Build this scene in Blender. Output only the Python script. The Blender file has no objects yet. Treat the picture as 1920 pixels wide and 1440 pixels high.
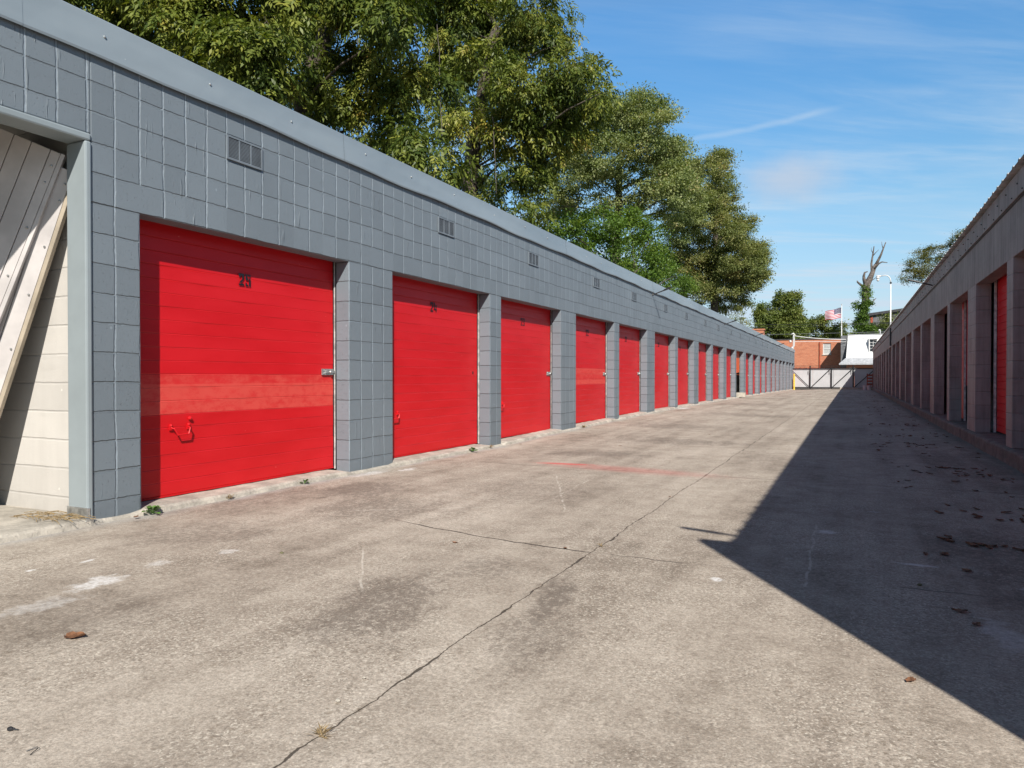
import bpy, math, random
import numpy as np
from mathutils import Vector
R = math.radians
scene = bpy.context.scene
COL = scene.collection

# ------------------------------------------------------------------ camera
cd = bpy.data.cameras.new('camera')
cd.sensor_fit = 'HORIZONTAL'; cd.sensor_width = 36.0; cd.lens = 1331 / 1920 * 36
cd.clip_start = 0.05; cd.clip_end = 4000
cam = bpy.data.objects.new('camera', cd); COL.objects.link(cam)
cam.location = (0, 0, 1.0)
cam.rotation_euler = (R(90 - 0.56), 0, math.atan(636 / 1331))
scene.camera = cam

# ------------------------------------------------------------------ light
LIGHT = Vector((-1.0, 1.6, -1.457)).normalized()
SUN_EL = math.asin(-LIGHT.z); SUN_ROT = math.atan2(-LIGHT.x, -LIGHT.y)
sd = bpy.data.lights.new('sun', 'SUN'); sd.energy = 5.0; sd.angle = R(0.5); sd.color = (1.0, 0.945, 0.86)
so = bpy.data.objects.new('sun', sd); COL.objects.link(so)
so.rotation_euler = LIGHT.to_track_quat('-Z', 'Y').to_euler(); so.location = (20, -30, 40)
vs = scene.view_settings
vs.view_transform = 'Standard'; vs.look = 'None'; vs.exposure = 0.42; vs.gamma = 1.0
vs.use_curve_mapping = False
try:
    scene.cycles.max_bounces = 8; scene.cycles.diffuse_bounces = 4; scene.cycles.transparent_max_bounces = 8
except Exception: pass


# ------------------------------------------------------------------ node helper
class G:
    def __init__(s, tree): s.t = tree; s.n = tree.nodes; s.l = tree.links
    def node(s, typ, **pr):
        nd = s.n.new(typ)
        for k, v in pr.items(): setattr(nd, k, v)
        return nd
    def put(s, a, inp):
        if a is None: return
        if isinstance(a, bpy.types.NodeSocket): s.l.new(a, inp)
        else: inp.default_value = a
    def m(s, op, a, b=None, c=None, clamp=False):
        nd = s.node('ShaderNodeMath', operation=op, use_clamp=clamp)
        for i, v in enumerate((a, b, c)): s.put(v, nd.inputs[i])
        return nd.outputs[0]
    def add(s, a, b): return s.m('ADD', a, b)
    def sub(s, a, b): return s.m('SUBTRACT', a, b)
    def mul(s, a, b): return s.m('MULTIPLY', a, b)
    def mx(s, a, b): return s.m('MAXIMUM', a, b)
    def mn(s, a, b): return s.m('MINIMUM', a, b)
    def inv(s, a): return s.m('SUBTRACT', 1.0, a)
    def vm(s, op, a, b=None, sc=None):
        nd = s.node('ShaderNodeVectorMath', operation=op)
        s.put(a, nd.inputs[0]); s.put(b, nd.inputs[1])
        if sc is not None: s.put(sc, nd.inputs['Scale'])
        return nd.outputs['Value'] if op in ('DOT_PRODUCT', 'LENGTH', 'DISTANCE') else nd.outputs[0]
    def obj(s): return s.node('ShaderNodeTexCoord').outputs['Object']
    def sep(s, v):
        nd = s.node('ShaderNodeSeparateXYZ'); s.put(v, nd.inputs[0]); return nd.outputs[0], nd.outputs[1], nd.outputs[2]
    def comb(s, x, y, z):
        nd = s.node('ShaderNodeCombineXYZ')
        for i, v in enumerate((x, y, z)): s.put(v, nd.inputs[i])
        return nd.outputs[0]
    def scl(s, v, sc):
        return s.vm('MULTIPLY', v, sc)
    def noise(s, v, scale, detail=2.0, rough=0.5, dist=0.0):
        nd = s.node('ShaderNodeTexNoise'); s.put(v, nd.inputs['Vector'])
        nd.inputs['Scale'].default_value = scale; nd.inputs['Detail'].default_value = detail
        nd.inputs['Roughness'].default_value = rough; nd.inputs['Distortion'].default_value = dist
        return nd.outputs[0]
    def vor(s, v, scale, out=0, feature='F1'):
        nd = s.node('ShaderNodeTexVoronoi', feature=feature); s.put(v, nd.inputs['Vector'])
        nd.inputs['Scale'].default_value = scale; return nd.outputs[out]
    def white(s, v):
        nd = s.node('ShaderNodeTexWhiteNoise', noise_dimensions='3D'); s.put(v, nd.inputs['Vector']); return nd.outputs[0]
    def mix(s, f, a, b, blend='MIX'):
        nd = s.node('ShaderNodeMix', data_type='RGBA', blend_type=blend)
        s.put(f, nd.inputs[0]); s.put(c4(a), nd.inputs[6]); s.put(c4(b), nd.inputs[7]); return nd.outputs[2]
    def sm(s, x, a, b, lo=0.0, hi=1.0):
        nd = s.node('ShaderNodeMapRange', interpolation_type='SMOOTHSTEP')
        s.put(x, nd.inputs[0]); nd.inputs[1].default_value = a; nd.inputs[2].default_value = b
        nd.inputs[3].default_value = lo; nd.inputs[4].default_value = hi; return nd.outputs[0]
    def ramp(s, f, stops):
        nd = s.node('ShaderNodeValToRGB'); s.put(f, nd.inputs[0]); e = nd.color_ramp.elements
        while len(e) < len(stops): e.new(0.5)
        for el, (p, c) in zip(e, stops): el.position = p; el.color = c4(c)
        return nd.outputs[0]
    def bump(s, h, strength, dist, normal=None):
        nd = s.node('ShaderNodeBump'); s.put(h, nd.inputs['Height'])
        nd.inputs['Strength'].default_value = strength; nd.inputs['Distance'].default_value = dist
        if normal: s.put(normal, nd.inputs['Normal'])
        return nd.outputs[0]
    def blob(s, x, y, cx, cy, rx, ry, rot=0.0):
        """0..1 falling off from the centre of a rotated ellipse."""
        dx, dy = s.sub(x, cx), s.sub(y, cy); c, sn = math.cos(rot), math.sin(rot)
        a = s.mul(s.add(s.mul(dx, c), s.mul(dy, sn)), 1 / rx)
        b = s.mul(s.sub(s.mul(dy, c), s.mul(dx, sn)), 1 / ry)
        return s.m('SUBTRACT', 1.0, s.m('SQRT', s.add(s.mul(a, a), s.mul(b, b))))


def c4(c):
    if isinstance(c, (tuple, list)) and len(c) == 3: return (c[0], c[1], c[2], 1.0)
    return c


def new_mat(name):
    m = bpy.data.materials.new(name); m.use_nodes = True
    g = G(m.node_tree); b = g.n['Principled BSDF']
    return m, g, b


def simple(name, col, rough=0.6, metal=0.0, var=0.12, scale=6.0, bump=0.0, bscale=60.0, spec=None):
    m, g, b = new_mat(name); P = g.obj()
    n = g.noise(P, scale, 4, 0.6)
    dark = tuple(c * (1 - var * 1.6) for c in col); lite = tuple(min(1, c * (1 + var)) for c in col)
    g.put(g.mix(g.sm(n, 0.3, 0.7), dark, lite), b.inputs['Base Color'])
    b.inputs['Roughness'].default_value = rough; b.inputs['Metallic'].default_value = metal
    if spec is not None: b.inputs['Specular IOR Level'].default_value = spec
    if bump: g.put(g.bump(g.noise(P, bscale, 3, 0.6), bump, 0.004), b.inputs['Normal'])
    return m


# ------------------------------------------------------------------ world
w = bpy.data.worlds.new('World'); scene.world = w; w.use_nodes = True
g = G(w.node_tree); bg = g.n['Background']
sky = g.node('ShaderNodeTexSky', sky_type='NISHITA', sun_disc=False)
sky.sun_elevation = SUN_EL; sky.sun_rotation = SUN_ROT; sky.altitude = 0; sky.air_density = 1.0
sky.dust_density = 0.3; sky.ozone_density = 3.0
D = g.node('ShaderNodeTexCoord').outputs['Generated']
dx, dy, dz = g.sep(D)
zz = g.mx(dz, 0.02)
px_, py_ = g.m('DIVIDE', dx, zz), g.m('DIVIDE', dy, zz)
pl = g.comb(px_, py_, 0.0)
rot = g.node('ShaderNodeVectorRotate', rotation_type='Z_AXIS'); g.put(pl, rot.inputs[0]); rot.inputs['Angle'].default_value = R(-38)
q = g.scl(rot.outputs[0], (0.42, 1.5, 1.0))
wisps = g.noise(q, 1.0, 8, 0.62, 0.6)
broad = g.noise(pl, 0.45, 3, 0.5)
fine = g.noise(g.scl(rot.outputs[0], (1.2, 5.0, 1.0)), 1.3, 6, 0.6, 0.4)
cl = g.mul(g.sm(g.add(g.mul(wisps, 0.75), g.mul(fine, 0.25)), 0.38, 0.74), g.sm(broad, 0.28, 0.58))
horizon = g.sm(dz, 0.02, 0.42, 1.0, 0.0)
cl = g.mul(cl, g.add(0.45, g.mul(horizon, 0.50)))
# a veil of thin high cloud that grows towards the horizon
veil = g.mul(g.m('POWER', g.sm(dz, -0.02, 0.36, 1.0, 0.0), 1.5), g.add(0.50, g.mul(g.noise(g.scl(D, (1.2, 1.2, 9.0)), 2.2, 5, 0.6), 0.5)))
# one contrail
d1 = Vector((-0.199, 0.9309, 0.3064)).normalized(); d2 = Vector((-0.0224, 0.9457, 0.3242)).normalized()
nrm = d1.cross(d2).normalized(); tan = (d2 - d1).normalized(); mid = ((d1 + d2) / 2)
off = g.add(g.vm('DOT_PRODUCT', D, tuple(nrm)), g.mul(g.sub(g.noise(D, 9.0, 2), 0.5), 0.012))
al = g.m('ABSOLUTE', g.vm('DOT_PRODUCT', g.vm('SUBTRACT', D, tuple(mid)), tuple(tan)))
trail = g.mul(g.sm(g.m('ABSOLUTE', off), 0.0, 0.0060, 1, 0), g.sm(al, 0.06, 0.115, 1, 0))
trail = g.mul(trail, g.mul(g.add(0.3, g.mul(g.noise(D, 40.0, 4), 0.7)), 0.36))
# one small soft cloud
cdv = Vector((-0.072, 0.964, 0.250)).normalized()
rel = g.vm('SUBTRACT', D, tuple(cdv))
rr = g.vm('LENGTH', g.scl(rel, (1.0, 1.0, 1.9)))
puff = g.mul(g.sm(g.add(rr, g.mul(g.sub(g.noise(D, 26.0, 5, 0.6), 0.5), 0.05)), 0.0, 0.085, 1, 0), 0.62)
cover = g.m('MINIMUM', g.add(g.add(cl, g.mul(veil, 0.95)), g.add(trail, 0.0)), 0.92)
deep = g.ramp(g.m('ABSOLUTE', dz), [(0.0, (0.98, 1.06, 1.10)), (0.22, (1.18, 1.58, 1.56)), (0.45, (1.00, 1.78, 2.08)), (0.75, (0.45, 0.70, 0.85)), (1.0, (0.40, 0.55, 0.65))])
sunside_dim = g.sm(g.vm('DOT_PRODUCT', D, (-0.53, 0.848, 0.0)), -0.8, 0.3, 0.55, 1.0)  # added dimming of the unseen sun-side sky, to deepen the shadows
clear = g.vm('SCALE', g.vm('MULTIPLY', sky.outputs[0], deep), sc=sunside_dim)
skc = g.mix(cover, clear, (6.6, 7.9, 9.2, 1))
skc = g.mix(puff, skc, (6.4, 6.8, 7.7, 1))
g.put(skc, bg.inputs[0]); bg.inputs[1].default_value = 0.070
try: w.cycles.sampling_method = 'MANUAL'; w.cycles.sample_map_resolution = 1024
except Exception: pass


# ------------------------------------------------------------------ mesh helpers
def tag(o, label=None, cat=None, group=None, kind=None):
    if label: o['label'] = label
    if cat: o['category'] = cat
    if group: o['group'] = group
    if kind: o['kind'] = kind
    return o


def empty(name, label, cat, loc=(0, 0, 0), rz=0.0, group=None):
    o = bpy.data.objects.new(name, None); COL.objects.link(o)
    o.empty_display_size = 0.2
    o.location = loc; o.rotation_euler = (0, 0, rz)
    return tag(o, label, cat, group)


class MB:
    def __init__(s): s.v = []; s.f = []; s.mi = []; s.sm = False
    def quad(s, a, b, c, d, m=0):
        i = len(s.v); s.v += [a, b, c, d]; s.f.append((i, i + 1, i + 2, i + 3)); s.mi.append(m)
    def poly(s, pts, m=0):
        i = len(s.v); s.v += list(pts); s.f.append(tuple(range(i, i + len(pts)))); s.mi.append(m)
    def box(s, x0, x1, y0, y1, z0, z1, m=0, top=True, bottom=True):
        i = len(s.v)
        s.v += [(x0, y0, z0), (x1, y0, z0), (x1, y1, z0), (x0, y1, z0), (x0, y0, z1), (x1, y0, z1), (x1, y1, z1), (x0, y1, z1)]
        fs = [(0, 1, 5, 4), (1, 2, 6, 5), (2, 3, 7, 6), (3, 0, 4, 7)]
        if bottom: fs.append((3, 2, 1, 0))
        if top: fs.append((4, 5, 6, 7))
        for f in fs: s.f.append(tuple(i + k for k in f)); s.mi.append(m)
    def prism(s, pts, ax, a0, a1, m=0):
        """extrude a closed 2-D outline along axis ax ('x','y','z')."""
        n = len(pts); i = len(s.v)
        def P(p, a): return {'x': (a, p[0], p[1]), 'y': (p[0], a, p[1]), 'z': (p[0], p[1], a)}[ax]
        s.v += [P(p, a0) for p in pts] + [P(p, a1) for p in pts]
        for k in range(n):
            s.f.append((i + k, i + (k + 1) % n, i + n + (k + 1) % n, i + n + k)); s.mi.append(m)
        s.f.append(tuple(i + k for k in reversed(range(n)))); s.mi.append(m)
        s.f.append(tuple(i + n + k for k in range(n))); s.mi.append(m)
    def tube(s, pts, rad, n=8, m=0, caps=True):
        pts = [Vector(p) for p in pts]; k = len(pts)
        if not hasattr(rad, '__len__'): rad = [rad] * k
        i0 = len(s.v); prev = None
        for j, p in enumerate(pts):
            t = (pts[min(j + 1, k - 1)] - pts[max(j - 1, 0)]).normalized()
            if prev is None:
                a = Vector((0, 0, 1)) if abs(t.z) < 0.9 else Vector((1, 0, 0)); u = t.cross(a).normalized()
            else: u = (prev - t * prev.dot(t)).normalized()
            prev = u; v = t.cross(u)
            for q_ in range(n):
                an = 2 * math.pi * q_ / n
                s.v.append(tuple(p + (u * math.cos(an) + v * math.sin(an)) * rad[j]))
        for j in range(k - 1):
            for q_ in range(n):
                a = i0 + j * n + q_; b = i0 + j * n + (q_ + 1) % n
                s.f.append((a, b, b + n, a + n)); s.mi.append(m)
        if caps:
            s.f.append(tuple(i0 + q_ for q_ in reversed(range(n)))); s.mi.append(m)
            s.f.append(tuple(i0 + (k - 1) * n + q_ for q_ in range(n))); s.mi.append(m)
    def ball(s, c, r, seg=10, rings=6, m=0, sq=(1, 1, 1)):
        i0 = len(s.v)
        for a in range(rings + 1):
            th = math.pi * a / rings
            for b in range(seg):
                ph = 2 * math.pi * b / seg
                s.v.append((c[0] + r * sq[0] * math.sin(th) * math.cos(ph), c[1] + r * sq[1] * math.sin(th) * math.sin(ph), c[2] + r * sq[2] * math.cos(th)))
        for a in range(rings):
            for b in range(seg):
                p = i0 + a * seg + b; q_ = i0 + a * seg + (b + 1) % seg
                s.f.append((p, p + seg, q_ + seg, q_)); s.mi.append(m)
    def build(s, name, mats, parent=None, loc=(0, 0, 0), bevel=0, smooth=False, rot=None):
        me = bpy.data.meshes.new(name)
        me.from_pydata([tuple(v) for v in s.v], [], s.f)
        for m in (mats if isinstance(mats, (list, tuple)) else [mats]): me.materials.append(m)
        me.polygons.foreach_set('material_index', s.mi)
        if smooth: me.polygons.foreach_set('use_smooth', [True] * len(me.polygons))
        me.validate(); me.update()
        o = bpy.data.objects.new(name, me); COL.objects.link(o); o.location = loc
        if rot: o.rotation_euler = rot
        if parent: o.parent = parent
        if bevel:
            b = o.modifiers.new('bevel', 'BEVEL'); b.width = bevel; b.segments = 2; b.limit_method = 'ANGLE'
        return o


rng = random.Random(7)
def lerp_tab(tab, x):
    for (a, va), (b, vb) in zip(tab, tab[1:]):
        if x <= b: return va + (vb - va) * max(0, min(1, (x - a) / (b - a)))
    return tab[-1][1]
HL = [(-5, 0.0), (5, 0.01), (9, 0.0), (12, 0.04), (18, 0.09), (30, 0.085), (46, 0.02), (66, -0.09), (80, -0.12)]
def h_left(y): return lerp_tab(HL, y)
def h_ground(x, y):
    t = max(0.0, min(1.0, (-1.34 - x) / 3.2)); t = t * t * (3 - 2 * t)
    return h_left(y) * t + (-0.09 * max(0, min(1, (y - 50) / 20))) * (1 - t) * 0.4

# ------------------------------------------------------------------ materials
PITCH, Y0, COURSE, ZB = 0.1955, 3.46, 0.2025, 0.149

def masonry(name, col, joint_highlight=1.65, bump=0.85, pitch=PITCH, y0=Y0, course=COURSE, zb=ZB, lintel=True, vert=True, streak=0.0, hstrength=1.0, rough=0.55):
    m, g, b = new_mat(name); P = g.obj(); x, y, z = g.sep(P)
    nx, ny, nz = g.sep(g.node('ShaderNodeNewGeometry').outputs['True Normal'])
    wob = g.sub(g.noise(P, 2.3, 2), 0.5); wob2 = g.sub(g.noise(P, 22.0, 2, 0.6), 0.5)
    wob3 = g.sub(g.noise(g.vm('ADD', P, (7.3, 2.1, 5.5)), 1.7, 2), 0.5)
    u = g.add(g.mul(g.sub(y, y0), 1 / pitch), g.add(g.mul(wob, 0.15), g.mul(wob2, 0.045 if lintel else 0.02)))
    v = g.add(g.mul(g.sub(z, zb), 1 / course), g.add(g.mul(wob3, 0.16 if lintel else 0.09), g.mul(wob2, 0.055 if lintel else 0.03)))
    du = g.m('PINGPONG', u, 0.5); dv = g.m('PINGPONG', v, 0.5)
    if lintel:
        inl = g.mul(g.m('GREATER_THAN', v, 10.0), g.m('LESS_THAN', v, 11.0))
        du2 = g.mul(g.m('PINGPONG', g.mul(g.sub(u, 1.0), 0.5), 0.5), 2.0)
        du = g.add(g.mul(du, g.inv(inl)), g.mul(du2, inl))
    cell = g.comb(g.m('FLOOR', u), g.m('FLOOR', v), 0.0)
    wv = g.add(0.75, g.mul(g.noise(g.vm('ADD', P, (3.0, 9.0, 1.0)), 6.0, 3, 0.6), 0.7))
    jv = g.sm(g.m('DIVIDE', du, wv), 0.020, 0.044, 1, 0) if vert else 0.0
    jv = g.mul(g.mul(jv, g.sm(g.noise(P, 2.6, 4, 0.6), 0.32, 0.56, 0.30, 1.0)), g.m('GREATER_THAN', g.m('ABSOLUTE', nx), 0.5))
    jh = g.mul(g.mul(g.sm(g.m('DIVIDE', dv, wv), 0.016, 0.040, 1, 0), g.sm(g.noise(g.scl(P, (1, 0.6, 3)), 2.3, 3), 0.22, 0.55, 0.35, 1.0)), hstrength)
    joint = g.mx(jv, jh)
    pits = g.sm(g.noise(P, 70.0, 3, 0.65), 0.60, 0.76)
    drip = g.mul(g.sm(g.noise(g.scl(P, (1, 30, 3.0)), 1.0, 3, 0.55), 0.62, 0.72), g.sm(g.noise(P, 1.7, 2), 0.46, 0.58))
    fine = g.noise(P, 210.0, 3, 0.6)
    hgt = g.add(g.add(g.mul(joint, -1.0), g.mul(pits, -0.30)), g.add(g.mul(fine, 0.14), g.mul(drip, 0.42)))
    hgt = g.add(hgt, g.mul(g.white(cell), 0.10))
    tone = g.add(0.925, g.mul(g.white(cell), 0.13))
    spat = g.sm(g.vor(g.scl(P, (1, 1, 0.8)), 4.3), 0.030, 0.045, 1, 0)
    tone = g.add(tone, g.mul(spat, 0.35))
    tone = g.mul(tone, g.sm(g.add(z, g.mul(g.noise(P, 7.0, 4), 0.22)), 0.10, 0.32, 0.84, 1.0))
    tone = g.mul(tone, g.add(0.86, g.mul(g.noise(P, 0.8, 5, 0.65), 0.28)))
    tone = g.mul(tone, g.add(1.0, g.mul(jv, joint_highlight - 1)))  # grazing-sun highlight on the vertical joints, put into the colour
    tone = g.mul(tone, g.sub(1.0, g.mul(jh, 0.10)))
    if streak:
        st = g.noise(g.scl(P, (9, 9, 0.55)), 1.0, 5, 0.65)
        blot = g.noise(P, 1.6, 5, 0.7)
        tone = g.mul(tone, g.sm(g.add(g.mul(st, 0.6), g.mul(blot, 0.4)), 0.28, 0.62, 1 - streak, 1.05))
    c = g.vm('SCALE', g.comb(*col), sc=tone)
    g.put(c, b.inputs['Base Color']); b.inputs['Roughness'].default_value = rough
    b.inputs['Specular IOR Level'].default_value = 0.35
    g.put(g.bump(hgt, bump, 0.019), b.inputs['Normal'])
    return m

M = {}
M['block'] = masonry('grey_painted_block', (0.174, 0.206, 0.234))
M['beige'] = masonry('beige_block', (0.54, 0.515, 0.48), pitch=0.39, vert=False, lintel=False, bump=0.45, streak=0.04)
M['right'] = masonry('weathered_block', (0.30, 0.275, 0.265), vert=False, lintel=False, streak=0.42, bump=0.6, zb=0.17, course=0.203)
M['plaster'] = masonry('weathered_plaster', (0.245, 0.226, 0.215), vert=False, lintel=False, streak=0.55, hstrength=0.06, bump=0.45)
M['steel_paint'] = simple('grey_steel_paint', (0.265, 0.305, 0.322), 0.38, var=0.05, scale=2.0)
M['inside'] = simple('dim_interior', (0.16, 0.15, 0.14), 0.8)
M['vent'] = simple('vent_metal', (0.165, 0.190, 0.215), 0.45, var=0.1)
M['void'] = simple('dark_void', (0.012, 0.012, 0.014), 0.8)
M['ventback'] = simple('vent_back', (0.060, 0.062, 0.075), 0.8)
M['black_steel'] = simple('black_steel', (0.022, 0.022, 0.025), 0.45, var=0.2)
M['galv'] = simple('galvanised', (0.52, 0.53, 0.52), 0.33, metal=0.75, var=0.2, scale=30)
M['track'] = simple('pale_track', (0.55, 0.55, 0.53), 0.5, var=0.25, scale=14)
M['ink'] = simple('stencil_ink', (0.008, 0.008, 0.012), 0.55, var=0.1)


def mk_fascia():
    m, g, b = new_mat('fascia_metal'); P = g.obj(); x, y, z = g.sep(P)
    n = g.noise(g.scl(P, (1, 0.35, 2.0)), 1.1, 3, 0.5)
    scr = g.mul(g.sm(g.noise(g.scl(P, (1, 7, 30)), 1.0, 4, 0.7), 0.70, 0.76), g.sm(g.noise(P, 0.8, 2), 0.52, 0.62))
    sp = g.sm(g.vor(P, 7.0), 0.035, 0.05, 1, 0)
    c = g.mix(g.sm(n, 0.3, 0.7), (0.205, 0.246, 0.278), (0.260, 0.304, 0.334))
    c = g.mix(g.mul(scr, 0.5), c, (0.5, 0.53, 0.55)); c = g.mix(g.mul(sp, 0.5), c, (0.55, 0.57, 0.58))
    g.put(c, b.inputs['Base Color']); b.inputs['Roughness'].default_value = 0.36
    g.put(g.bump(g.noise(g.scl(P, (1, 0.7, 1.6)), 2.2, 2), 0.5, 0.02), b.inputs['Normal'])
    return m
M['fascia'] = mk_fascia()


def mk_red(name, faded):
    m, g, b = new_mat(name); P = g.obj(); x, y, z = g.sep(P)
    n = g.noise(g.scl(P, (1, 0.5, 1.6)), 2.2, 5, 0.6)
    slat = g.white(g.comb(g.m('FLOOR', g.mul(z, 1 / 0.105)), 0.0, 3.0))
    c = g.mix(g.sm(n, 0.3, 0.72), (0.54, 0.007, 0.011), (0.61, 0.012, 0.018))
    c = g.mix(g.mul(slat, 0.16), c, (0.48, 0.005, 0.012))
    nick = g.sm(g.vor(g.scl(P, (1, 1, 1.5)), 5.0), 0.025, 0.04, 1, 0)
    c = g.mix(g.mul(nick, 0.6), c, (0.72, 0.16, 0.15))
    c = g.mix(g.mul(g.sm(z, 0.0, 0.16, 1, 0), g.mul(g.noise(P, 13.0, 4), 0.35)), c, (0.30, 0.03, 0.025))
    if faded:
        pat = g.noise(g.scl(P, (1, 1.6, 3.0)), 6.0, 6, 0.7)
        sl = g.white(g.comb(g.m('FLOOR', g.mul(z, 1 / 0.105)), 1.0, 8.0))
        c = g.mix(g.add(0.16, g.mul(g.sm(g.add(pat, g.mul(sl, 0.30)), 0.40, 0.78), 0.62)), c, (0.66, 0.085, 0.065))
    g.put(c, b.inputs['Base Color']); b.inputs['Roughness'].default_value = 0.55 if faded else 0.42
    b.inputs['Specular IOR Level'].default_value = 0.35
    g.put(g.bump(g.noise(g.scl(P, (1, 0.6, 1.0)), 4.0, 3), 0.25, 0.006), b.inputs['Normal'])
    return m
M['red'] = mk_red('red_door_paint', False); M['red_faded'] = mk_red('red_door_faded', True)
M['orange'] = simple('orange_door_paint', (0.72, 0.10, 0.015), 0.45, var=0.1, scale=3)


def mk_concrete():
    m, g, b = new_mat('lane_concrete'); P = g.obj(); x, y, z = g.sep(P)
    big = g.noise(g.scl(P, (1.0, 0.42, 1)), 0.9, 6, 0.62); med = g.noise(P, 4.5, 6, 0.66); small = g.noise(P, 34.0, 5, 0.7)
    tyre = g.noise(g.scl(P, (3.4, 0.16, 1)), 1.0, 5, 0.62)
    t = g.add(g.add(g.mul(big, 0.42), g.mul(med, 0.30)), g.add(g.mul(tyre, 0.28), g.mul(g.sub(small, 0.5), 0.22)))
    c = g.ramp(t, [(0.39, (0.198, 0.162, 0.128)), (0.465, (0.312, 0.264, 0.216)), (0.53, (0.392, 0.338, 0.280)), (0.63, (0.500, 0.440, 0.372))])
    # exposed aggregate
    wn = g.noise(P, 30.0, 3)
    pv = g.vm('ADD', P, g.scl(g.comb(wn, wn, 0.0), (0.02, 0.02, 0)))
    vcol = g.vor(pv, 150.0, 1); vr, vg, vb = g.sep(vcol)
    wear = g.sm(g.add(g.noise(g.scl(P, (1.0, 0.6, 1)), 1.3, 5, 0.65), g.mul(g.sub(x, -1.0), 0.012)), 0.40, 0.60)
    dk = g.mul(g.sm(vr, 0.72, 0.82), g.add(0.16, g.mul(wear, 0.32)))
    c = g.mix(dk, c, (0.155, 0.130, 0.105))
    lt = g.mul(g.sm(vg, 0.80, 0.88), g.add(0.20, g.mul(wear, 0.45)))
    c = g.mix(lt, c, (0.60, 0.545, 0.46))
    vcol2 = g.vor(pv, 75.0, 1); v2, _, v3 = g.sep(vcol2)
    c = g.mix(g.mul(g.sm(v2, 0.94, 0.96), g.add(0.15, g.mul(wear, 0.35))), c, (0.19, 0.15, 0.11))
    g1 = g.noise(P, 130.0, 4, 0.75); g2 = g.noise(P, 55.0, 4, 0.7)
    gm = g.add(0.70, g.add(g.mul(g.sm(g1, 0.34, 0.66), 0.34), g.mul(g.sm(g2, 0.36, 0.64), 0.26)))
    c = g.vm('SCALE', c, sc=gm)
    # grey-black mildew and old tyre stains
    ns = g.noise(g.scl(P, (1.5, 0.8, 1)), 3.0, 7, 0.7, 0.4); fsp = g.noise(P, 62.0, 4, 0.75)
    st = None
    for cx, cy, rx, ry, ro, k in ((-3.9, 5.1, 0.7, 0.8, 0.2, 0.9), (-3.2, 4.4, 1.1, 0.9, 0.4, 0.75), (-2.6, 5.6, 1.2, 1.2, 0.2, 0.6), (-1.85, 2.55, 0.44, 0.95, 0.30, 0.9), (-1.72, 3.3, 0.30, 0.45, 0.2, 0.7),
                                  (-1.22, 3.0, 0.17, 0.55, 0.15, 1.0), (-2.8, 1.9, 0.55, 0.6, 0.5, 0.6), (-3.7, 3.2, 0.9, 0.6, 0.5, 0.7), (-1.1, 2.45, 0.3, 0.6, 0.1, 0.7), (-0.2, 3.9, 0.6, 1.0, 0.0, 0.5),
                                  (-3.0, 8.8, 1.5, 0.7, 0.1, 0.85), (-2.4, 11.0, 1.8, 0.9, 0.0, 0.8), (-3.3, 14.0, 1.5, 1.2, 0, 0.8), (-0.9, 9.0, 0.5, 1.6, 0.1, 0.6), (-2.6, 19, 2.0, 1.4, 0, 0.7), (-3.0, 26, 2, 2, 0, 0.7),
                                  (0.9, 4.5, 0.9, 1.8, 0.1, 0.8), (1.2, 9.5, 0.8, 4, 0, 0.7), (-4.3, 4.4, 0.4, 1.4, 0.1, 0.7)):
        e = g.mul(g.sm(g.add(g.blob(x, y, cx, cy, rx, ry, ro), g.mul(g.sub(ns, 0.5), 1.7)), 0.10, 0.75), k)
        st = e if st is None else g.mx(st, e)
    fleck = g.noise(g.scl(P, (1.0, 0.75, 1)), 30.0, 5, 0.8, 0.5)
    st = g.mul(st, g.add(0.14, g.mul(g.sm(g.add(g.mul(fleck, 0.80), g.mul(st, 0.15)), 0.44, 0.55), 0.86)))
    c = g.mix(g.mul(st, 0.74), c, (0.130, 0.105, 0.085))
    # faint long scratches
    sw_ = g.mul(g.sub(g.noise(P, 4.0, 3), 0.5), 0.05)
    def line(x0, y0, x1, y1, wd):
        L = math.hypot(x1 - x0, y1 - y0); ux, uy = (x1 - x0) / L, (y1 - y0) / L
        t_ = g.add(g.mul(g.sub(x, x0), ux), g.mul(g.sub(y, y0), uy)); o_ = g.m('ABSOLUTE', g.add(g.sub(g.mul(g.sub(x, x0), -uy), g.mul(g.sub(y, y0), -ux)), sw_))
        return g.mul(g.sm(o_, wd * 0.3, wd, 1, 0), g.mul(g.sm(t_, 0.0, 0.2), g.sm(t_, L - 0.2, L, 1, 0)))
    sc = g.mx(g.mx(line(-0.19, 3.4, -0.21, 5.3, 0.010), line(-0.27, 2.75, -0.21, 2.45, 0.012)), g.mx(line(-2.75, 6.8, -1.9, 4.9, 0.010), line(-2.3, 6.6, -2.2, 5.3, 0.010)))
    sc = g.mx(sc, g.mx(line(-3.4, 4.2, -2.4, 4.9, 0.012), line(-2.0, 2.6, -2.6, 3.4, 0.008)))
    c = g.mix(g.mul(g.mul(sc, g.sm(g.noise(P, 14.0, 4), 0.35, 0.6)), 0.6), c, (0.62, 0.57, 0.50))
    # centre joint, side cracks, slab joints
    jx = g.add(g.add(-1.335, g.mul(g.sub(g.noise(g.comb(0.0, y, 0.0), 0.9, 2), 0.5), 0.075)), g.mul(g.sub(g.noise(g.comb(3.0, y, 0.0), 7.0, 4, 0.6), 0.5), 0.05))
    dj = g.m('ABSOLUTE', g.sub(x, jx)); wj = g.add(0.0028, g.mul(g.sm(g.noise(g.comb(0.0, y, 5.0), 3.2, 4, 0.6), 0.48, 0.75), 0.012))
    crack = g.sm(g.m('DIVIDE', dj, wj), 0.55, 1.15, 1, 0)
    soil = g.mul(g.sm(g.add(g.mul(dj, -9.0), g.noise(P, 6.0, 6, 0.7)), 0.42, 0.60), 0.55)
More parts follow.
